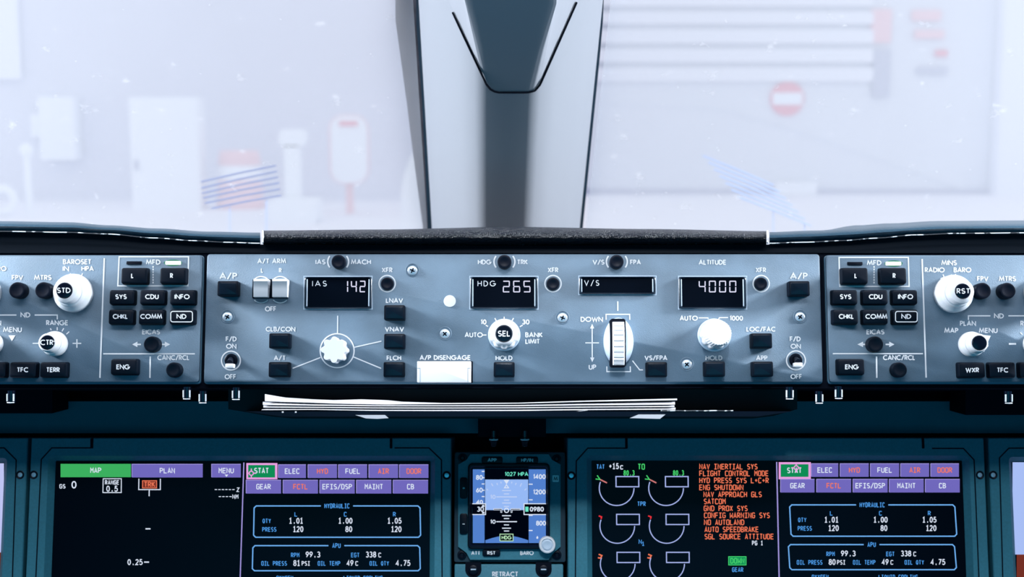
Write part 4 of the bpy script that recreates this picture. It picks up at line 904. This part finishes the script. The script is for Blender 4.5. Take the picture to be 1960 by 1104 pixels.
for px, py in ((885.4, 876.5), (1065.5, 878.5), (884.3, 1061.5), (1066, 1061.5)):
    b = MB(fr); b.lathe(px, py, [(9, -.2), (8.6, 1.2), (5, 1.5), (3, .8), (.3, .8)], 20); part(b, 'screw', 'black', sb)
for s, px, py, w_, h, tw in (('APP', 942, 880.3, 40, 13, 17.5), ('HP/IN', 1009, 880.5, 42, 13, 23), ('+', 887.4, 934, 14, 40, 6), ('-', 887.4, 1002.5, 15, 39, 6), ('RST', 940.5, 1058, 34, 13, 16)):
    b = MB(fr); b.rbox(px, py, w_, h, 2.4, 4.6, 4, 1); o = part(b, 'push_button', 'black', sb); b = MB(fr); b.text(s, px, py, 7, tw, 4.75, 1.6); part(b, 'lettering', 'ink', o, smooth=0)
letter(sb, fr, 'ATT', 910.5, 1058, 8, 17.5, 3.15, 1.7); letter(sb, fr, 'BARO', 1008.5, 1058, 8.5, 26, 3.15, 1.8)
b = MB(fr); b.rbox(1063.5, 915.6, 12.5, 13, 2.8, 3.5, 2, .4); o = part(b, 'label_plate', 'knob', sb, 'small white label plate'); b = MB(fr); b.text('M', 1063.5, 916, 7.5, 8, 3.6, 1.4); part(b, 'lettering', 'matte', o, smooth=0)
b = MB(fr); b.lathe(1047.5, 1043, [(16, 2.8), (16.2, 10), (15, 11), (12.4, 11.3), (11.8, 10.4)], 36, zref=11); o = part(b, 'rotary_knob', 'knob', sb, 'white rotary knob'); b = MB(fr); b.lathe(1047.5, 1043, [(11.6, 9.5), (11, 10.6), (8, 11.3), (.3, 10.8)], 28, zref=11); part(b, 'knob_centre', 'clear', o)
Z = 3.8
R_ = lambda x0, y0, x1, y1, m, name, z: part(MB(fr).rect(x0, y0, x1, y1, z), name, m, scr, smooth=0)
R_(905, 898, 927.5, 1039, 'g_tape', 'speed_tape', Z); R_(1012, 898, 1045, 1039, 'g_tape', 'altitude_tape', Z); R_(928.5, 917.5, 1011, 976, 'g_sky', 'sky_field', Z)
b = MB(fr); b.flat([(929, 1039)] + [(929 + 82 * i / 20, 1033.5 - 8.5 * math.sin(math.pi * i / 20)) for i in range(21)] + [(1011, 1039)], Z); part(b, 'compass_arc', 'g_tape', scr, smooth=0)
def ST(s, px, py, h, w_, m='g_white', z=Z + .3, th=1.9): return part(MB(fr).text(s, px, py, h, w_, z, th), 'readout', m, scr, smooth=0)
ST('1027 HPA', 988.7, 907, 8, 45, 'g_teal', th=1.4); ST('80', 917.5, 913.4, 9.5, 13); ST('60', 917.5, 937.6, 9.5, 13); ST('40', 918, 960.5, 8, 13); ST('1400', 1032.5, 912, 9.5, 24); ST('1200', 1032.5, 941.2, 9.5, 24); ST('800', 1035.5, 1001, 9.5, 19); ST('6', 1028.5, 1028, 6, 4)
b = MB(fr)
for y in (902, 914, 926, 938, 950): b.line([(922, y), (927.5, y)], 2, Z + .3)
for y in (926.5, 956.3, 986, 1015): b.line([(1012, y), (1019.5, y)], 2, Z + .3)
part(b, 'tape_ticks', 'g_white', scr, smooth=0)
o = R_(904, 964.5, 928.5, 984, 'g_black', 'speed_box', Z + .4); part(MB(fr).line([(904, 963.8), (929.5, 963.8), (929.5, 984.5), (904, 984.5)], 1.8, Z + .45), 'box_line', 'g_white', o, smooth=0)
part(MB(fr).text('30', 919.5, 974.2, 10, 13.5, Z + .5, 1.9), 'lettering', 'g_white', o, smooth=0); part(MB(fr).text('8', 925, 968, 4, 5, Z + .5, 1.2).text('8', 925, 981, 4, 5, Z + .5, 1.2), 'rolling_digit', 'g_white', o, smooth=0)
o = R_(1003.5, 964.5, 1045, 984, 'g_black', 'altitude_box', Z + .4); part(MB(fr).line([(1045, 963.8), (1003, 963.8), (1003, 984.5), (1045, 984.5)], 1.8, Z + .45), 'box_line', 'g_white', o, smooth=0)
part(MB(fr).text('0980', 1027.5, 974.2, 9.5, 27, Z + .5, 1.9), 'lettering', 'g_white', o, smooth=0); part(MB(fr).rect(1005.5, 969.5, 1011.5, 979, Z + .5), 'mode_square', 'g_teal', o, smooth=0)
for ys, ws, col in (((938.5, 945, 957, 962.5, 969), (17, 10, 10, 17, 10), glow('lit_pale_sky', 190, 208, 245)), ((986.7, 992.2, 1004.3, 1010.6, 1016), (17, 10, 10, 17, 10), M['g_white'])):
    for y, q in zip(ys, ws): part(MB(fr).line([(969.5 - q / 2, y), (969.5 + q / 2, y)], 2, Z + .2), 'pitch_line', col, scr, smooth=0)
    y = 950.7 if ys[0] < 960 else 998.2
    part(MB(fr).line([(950, y), (989.5, y)], 2, Z + .2), 'pitch_line', col, scr, smooth=0); part(MB(fr).text('10', 943.5, y, 8, 10.5, Z + .2, 1.7), 'readout', col, scr, smooth=0)
part(MB(fr).line([(944.5, 974.5), (959.5, 974.5), (959.5, 981)], 3.4, Z + .3).line([(996, 974.5), (979, 974.5), (979, 981)], 3.4, Z + .3).circ(969.5, 976.5, 4, 2, Z + .3), 'aircraft_symbol', 'g_white', scr, smooth=0)
part(MB(fr).line([(945.5, 974.5), (959.5, 974.5), (959.5, 980)], 1.3, Z + .36).line([(995, 974.5), (979, 974.5), (979, 980)], 1.3, Z + .36), 'symbol_fill', 'g_black', scr, smooth=0)
part(MB(fr).flat([(964, 918), (975, 918), (969.5, 926.5)], Z + .2).line([(969.4, 927.5), (965.5, 933.5), (973.5, 933.5)], 1.6, Z + .2, True), 'bank_pointer', 'g_white', scr, smooth=0)
b = MB(fr)
for x, y, x2, y2 in ((940.5, 925, 943.5, 930), (951, 924, 952.3, 928), (958.5, 921.5, 959.4, 925), (980, 921.5, 979, 925), (988, 924, 986.5, 928), (998.5, 924.5, 995.5, 931), (931.5, 935.5, 934, 938), (1007.5, 935, 1004, 938)): b.line([(x, y), (x2, y2)], 1.7, Z + .2)
part(b, 'bank_ticks', glow('lit_pale_tick', 190, 208, 245), scr, smooth=0)
o = R_(957, 1022, 982, 1035, 'g_black', 'mode_box', Z + .3); part(MB(fr).line([(957, 1022), (982, 1022), (982, 1035), (957, 1035)], 1.4, Z + .35, True).text('HDG', 969.6, 1028.6, 7.5, 19, Z + .4, 1.4), 'lettering', glow('lit_pale_green', 190, 235, 190), o, smooth=0)

gp = thing('gear_panel', 'grey gear panel marked RETRACT under the standby instrument', 'control panel', fr=Fr(DF.o - DF.n * .004, 6.0).moved(974, 1110)); fr = Fr(DF.o - DF.n * .004, 6.0).moved(974, 1110)
b = MB(fr); b.rbox(974, 1180, 209, 196, -45, 0, 2, 1.2); part(b, 'face_plate', 'bezel', gp)
for px in (906, 1040.5):
    b = MB(fr); b.poly([(px - 15, 1076)] + [(px + 15.5 * math.cos(a), 1090 + 15.5 * math.sin(a)) for a in [math.pi * (1 - i / 14) for i in range(15)]] + [(px + 15, 1076)], -.5, .3); o = part(b, 'screw_recess', 'matte', gp)
    b = MB(fr); b.lathe(px, 1090.5, [(9.5, .2), (9.2, 1.6), (7, 2.0), (.3, 2.0)], 24); part(b, 'screw_head', 'black', o); part(MB(fr).line([(px - 5, 1089.5), (px + 5, 1089.5)], 2.4, 2.2), 'slot', 'clear', o, smooth=0)
letter(gp, fr, 'RETRACT', 967, 1098.6, 10, 50, .2, 2)

# ================================================================== OUTSIDE THE WINDSCREENS
def post_at(px, py_base): p = ground(px, py_base); return p, p.y
def pz(px, py, y): return onwall(px, py, y)
def obox(name, m, x0, y0, x1, y1, py, depth, parent=None, label=None, rr=0.0):
    """Upright rounded box whose front covers a pixel rectangle at the ground line py."""
    g = ground((x0 + x1) / 2, py); a = onwall(x0, y0, g.y); c = onwall(x1, y1, g.y); b = MB(); cx, cz, W, H = (a.x + c.x) / 2, (a.z + c.z) / 2, c.x - a.x, a.z - c.z
    r = max(rr, .01)
    pts = [(cx + sx * (W / 2 - r) + r * math.cos(math.radians(t0 + 18 * i)), cz + sz * (H / 2 - r) + r * math.sin(math.radians(t0 + 18 * i))) for sx, sz, t0 in ((1, 1, 0), (-1, 1, 90), (-1, -1, 180), (1, -1, 270)) for i in range(6)]
    b.loft([[(x, g.y, z) for x, z in pts], [(x, g.y + depth, z) for x, z in pts]])
    return part(b, name, m, parent, label)
# wall mounted unit
t = thing('wall_box', 'white box mounted on the pale wall, seen through the left windscreen', 'box', onwall(121, 305, WY))
part(wallbox(MB(), 85, 185, 158, 305, .35), 'body', 'white_out', t); part(wallbox(MB(), 65, 218, 86, 262, .2), 'side_bulge', 'white_out', t)
t = thing('equipment_cabinet', 'tall white cabinet standing against the wall outside', 'cabinet', ground(315, 402))
obox('body', 'white_out', 246, 186, 384, 403, 402, .5, t); g = ground(315, 402); a = onwall(257, 306, g.y); c = onwall(266, 325, g.y); b = MB(); b.box(((a.x + c.x) / 2, g.y - .01, (a.z + c.z) / 2), (c.x - a.x, .02, a.z - c.z)); part(b, 'handle', 'skirt', t)
b = wallbox(MB(), -60, -40, 44, 152, .12); tag(part(b, 'wall_panel', 'band'), 'pale square panel on the wall at the top left corner', 'panel')
p = ground(57, 412); top = onwall(55, 288, p.y)
t = thing('ball_bollard', 'slim white bollard topped by a ball left of the tall cabinet', 'bollard', p); b = MB(); b.lathe_z(p, [(.06, 0), (.05, top.z - .05), (.03, top.z)], 16); part(b, 'pole', 'white_out', t)
b = MB(); b.lathe_z((p.x, p.y, top.z), [(.115 * math.cos(a), .115 * math.sin(a)) for a in [math.radians(-89 + 178 * i / 12) for i in range(13)]], 20); part(b, 'ball', 'white_out', t)
p = ground(6, 414); b = MB(); c = Vector((p.x, p.y, .22)); b.loft([[c + Vector((math.cos(A) * (.19 + .07 * math.cos(B)), .06 * math.sin(B), math.sin(A) * (.19 + .07 * math.cos(B)))) for B in [2 * math.pi * j / 10 for j in range(10)]] for A in [2 * math.pi * i / 28 for i in range(29)]], False, False)
b.v = [v + Vector((0, 0, .04)) for v in b.v]; tag(part(b, 'hose_ring', 'white_out'), 'white ring standing on the ground at the far left', 'ring')
# barrel
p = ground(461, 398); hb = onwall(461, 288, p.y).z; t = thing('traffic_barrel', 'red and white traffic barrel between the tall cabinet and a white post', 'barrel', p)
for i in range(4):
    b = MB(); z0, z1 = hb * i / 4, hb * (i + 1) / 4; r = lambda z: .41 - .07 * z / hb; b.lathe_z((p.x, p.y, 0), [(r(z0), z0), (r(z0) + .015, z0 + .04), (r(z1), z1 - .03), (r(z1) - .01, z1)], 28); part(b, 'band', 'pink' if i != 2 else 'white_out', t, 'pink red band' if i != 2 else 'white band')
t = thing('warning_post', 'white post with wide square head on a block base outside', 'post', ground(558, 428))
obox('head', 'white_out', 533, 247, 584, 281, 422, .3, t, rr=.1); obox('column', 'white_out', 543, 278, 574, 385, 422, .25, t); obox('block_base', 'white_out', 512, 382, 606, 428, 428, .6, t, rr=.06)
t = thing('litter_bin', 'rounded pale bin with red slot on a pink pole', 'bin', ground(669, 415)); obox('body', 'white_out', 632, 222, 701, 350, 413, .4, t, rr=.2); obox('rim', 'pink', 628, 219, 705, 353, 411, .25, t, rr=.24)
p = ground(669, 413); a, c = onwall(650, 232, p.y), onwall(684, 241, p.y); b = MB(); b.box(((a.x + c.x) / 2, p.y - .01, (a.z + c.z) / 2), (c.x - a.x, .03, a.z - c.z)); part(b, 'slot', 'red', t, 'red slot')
b = MB(); q = ground(670, 408); b.lathe_z((q.x, q.y, 0), [(.07, 0), (.06, onwall(669, 345, q.y).z)], 14); part(b, 'pole', 'pink', t, 'pink pole')
p = ground(795, 436); hb = onwall(795, 292, p.y).z; b = MB(); b.lathe_z(p, [(.24, 0), (.24, .05), (.2, .1), (.21, hb * .45), (.16, hb * .7), (.05, hb * .97), (.02, hb)], 20); tag(part(b, 'white_cone', 'white_out'), 'tall white cone close to the left edge of the centre post', 'cone')
def hatching(label, m, segs, d, legs):  # slats and supports added to model hatched reflections in the windscreen
    t = thing('reflection_slats', label, 'hatching', P((segs[0][0][0] + segs[0][1][0]) / 2, 480, d))
    for (x0, y0), (x1, y1) in segs:
        b = MB(); b.tube([P(x0, y0, d), P((x0 + x1) / 2, (y0 + y1) / 2 - 1, d), P(x1, y1, d)], .0013, 6); part(b, 'slat', m, t)
    for x, y in legs:
        b = MB(); b.tube([P(x, y, d + .004), P(x, 512, d + .004)], .0008, 6); part(b, 'support', 'palehatch', t)
hatching('hatched reflection modelled as blue slats slanting up to the right just outside the left windscreen', 'hatch', [((385, 348), (528, 317)), ((386, 360), (530, 328)), ((387, 370), (532, 339)), ((389, 379), (534, 350)), ((392, 389), (536, 362)), ((405, 399), (538, 374))], 1.5, ((440, 391), (510, 379)))
hatching('hatched reflection modelled as pale slats slanting down to the right just outside the right windscreen', 'palehatch', [((1345 + i * 11, 298 + i * 13), (1480 + i * 12, 354 + i * 13)) for i in range(7)], 1.5, ((1480, 402), (1540, 428)))
def wallbox_r(mb, x0, y0, x1, y1, t): return wallbox(mb, x0, y0, x1, y1, t, WYR - .025)
# right building front
k = 0
for y0, y1 in ((-40, 12), (23, 46), (57, 83), (94, 119), (130, 156)):
    b = wallbox_r(MB(), 1120, y0, 1670, y1, .06); tag(part(b, 'cladding_panel', 'band'), ['pale cladding panel at the very top of the right windscreen', 'second cladding panel down on the right building', 'third cladding panel down on the right building', 'fourth cladding panel down on the right building', 'lowest cladding panel on the right building, above the no entry sign'][k], 'panel', 'cladding panels of the right building'); k += 1
for x0, y0, x1, y1, m, lab in ((1668, 18, 1704, 82, 'pink', 'pink notice at the right end of the cladding panels'), (1745, 20, 1800, 40, 'pink', 'upper pink notice on the far right wall'), (1750, 58, 1806, 74, 'pink', 'lower pink notice on the far right wall'), (1790, 96, 1812, 108, 'red', 'small red notice on the far right wall'), (1755, 128, 1812, 142, 'skirt', 'grey plaque under the red notice')):
    b = wallbox_r(MB(), x0, y0, x1, y1, .05); tag(part(b, 'wall_notice', m), lab, 'notice', 'notices on the right building')
b = wallbox_r(MB(), 1912, -40, 1990, 380, .4); tag(part(b, 'wall_pilaster', 'band'), 'pale pilaster at the right edge of the right building', 'pilaster')
b = wallbox_r(MB(), 1672, 95, 1700, 185, .06); tag(part(b, 'down_pipe', 'skirt'), 'faint grey pipe under the pink notice on the right wall', 'pipe')
c = onwall(1506, 189, WYR); t = thing('no_entry_sign', 'round red no entry sign with white bar on the right building', 'sign', c); R0 = 31.5 * WYR / math.cos(PITCH) / FPX * 1.0
b = MB(); b.loft([[(c.x + R0 * math.cos(a), WYR - .03 - y, c.z + R0 * math.sin(a)) for a in [2 * math.pi * i / 40 for i in range(40)]] for y in (-.03, .02)]); part(b, 'disc', 'red', t); b = MB(); b.box((c.x, WYR - .06, c.z), (R0 * 1.75, .02, R0 * .72)); part(b, 'bar', 'white_out', t, 'white bar')
b = wallbox_r(MB(), 1480, 347, 1557, 371.5, .3); tag(part(b, 'white_box', 'white_out'), 'low white box against the foot of the right wall', 'box')
b = MB(); b.tube([onwall(1150 + (1870 - 1150) * i / 30, (194 + 10 * i / 9 if i < 9 else 204 + (372 - 204) * ((i - 9) / 21) ** 1.15), WYR - .03) for i in range(31)], .018, 6); tag(part(b, 'cable', 'white_out'), 'thin white cable sloping down across the right building', 'cable')
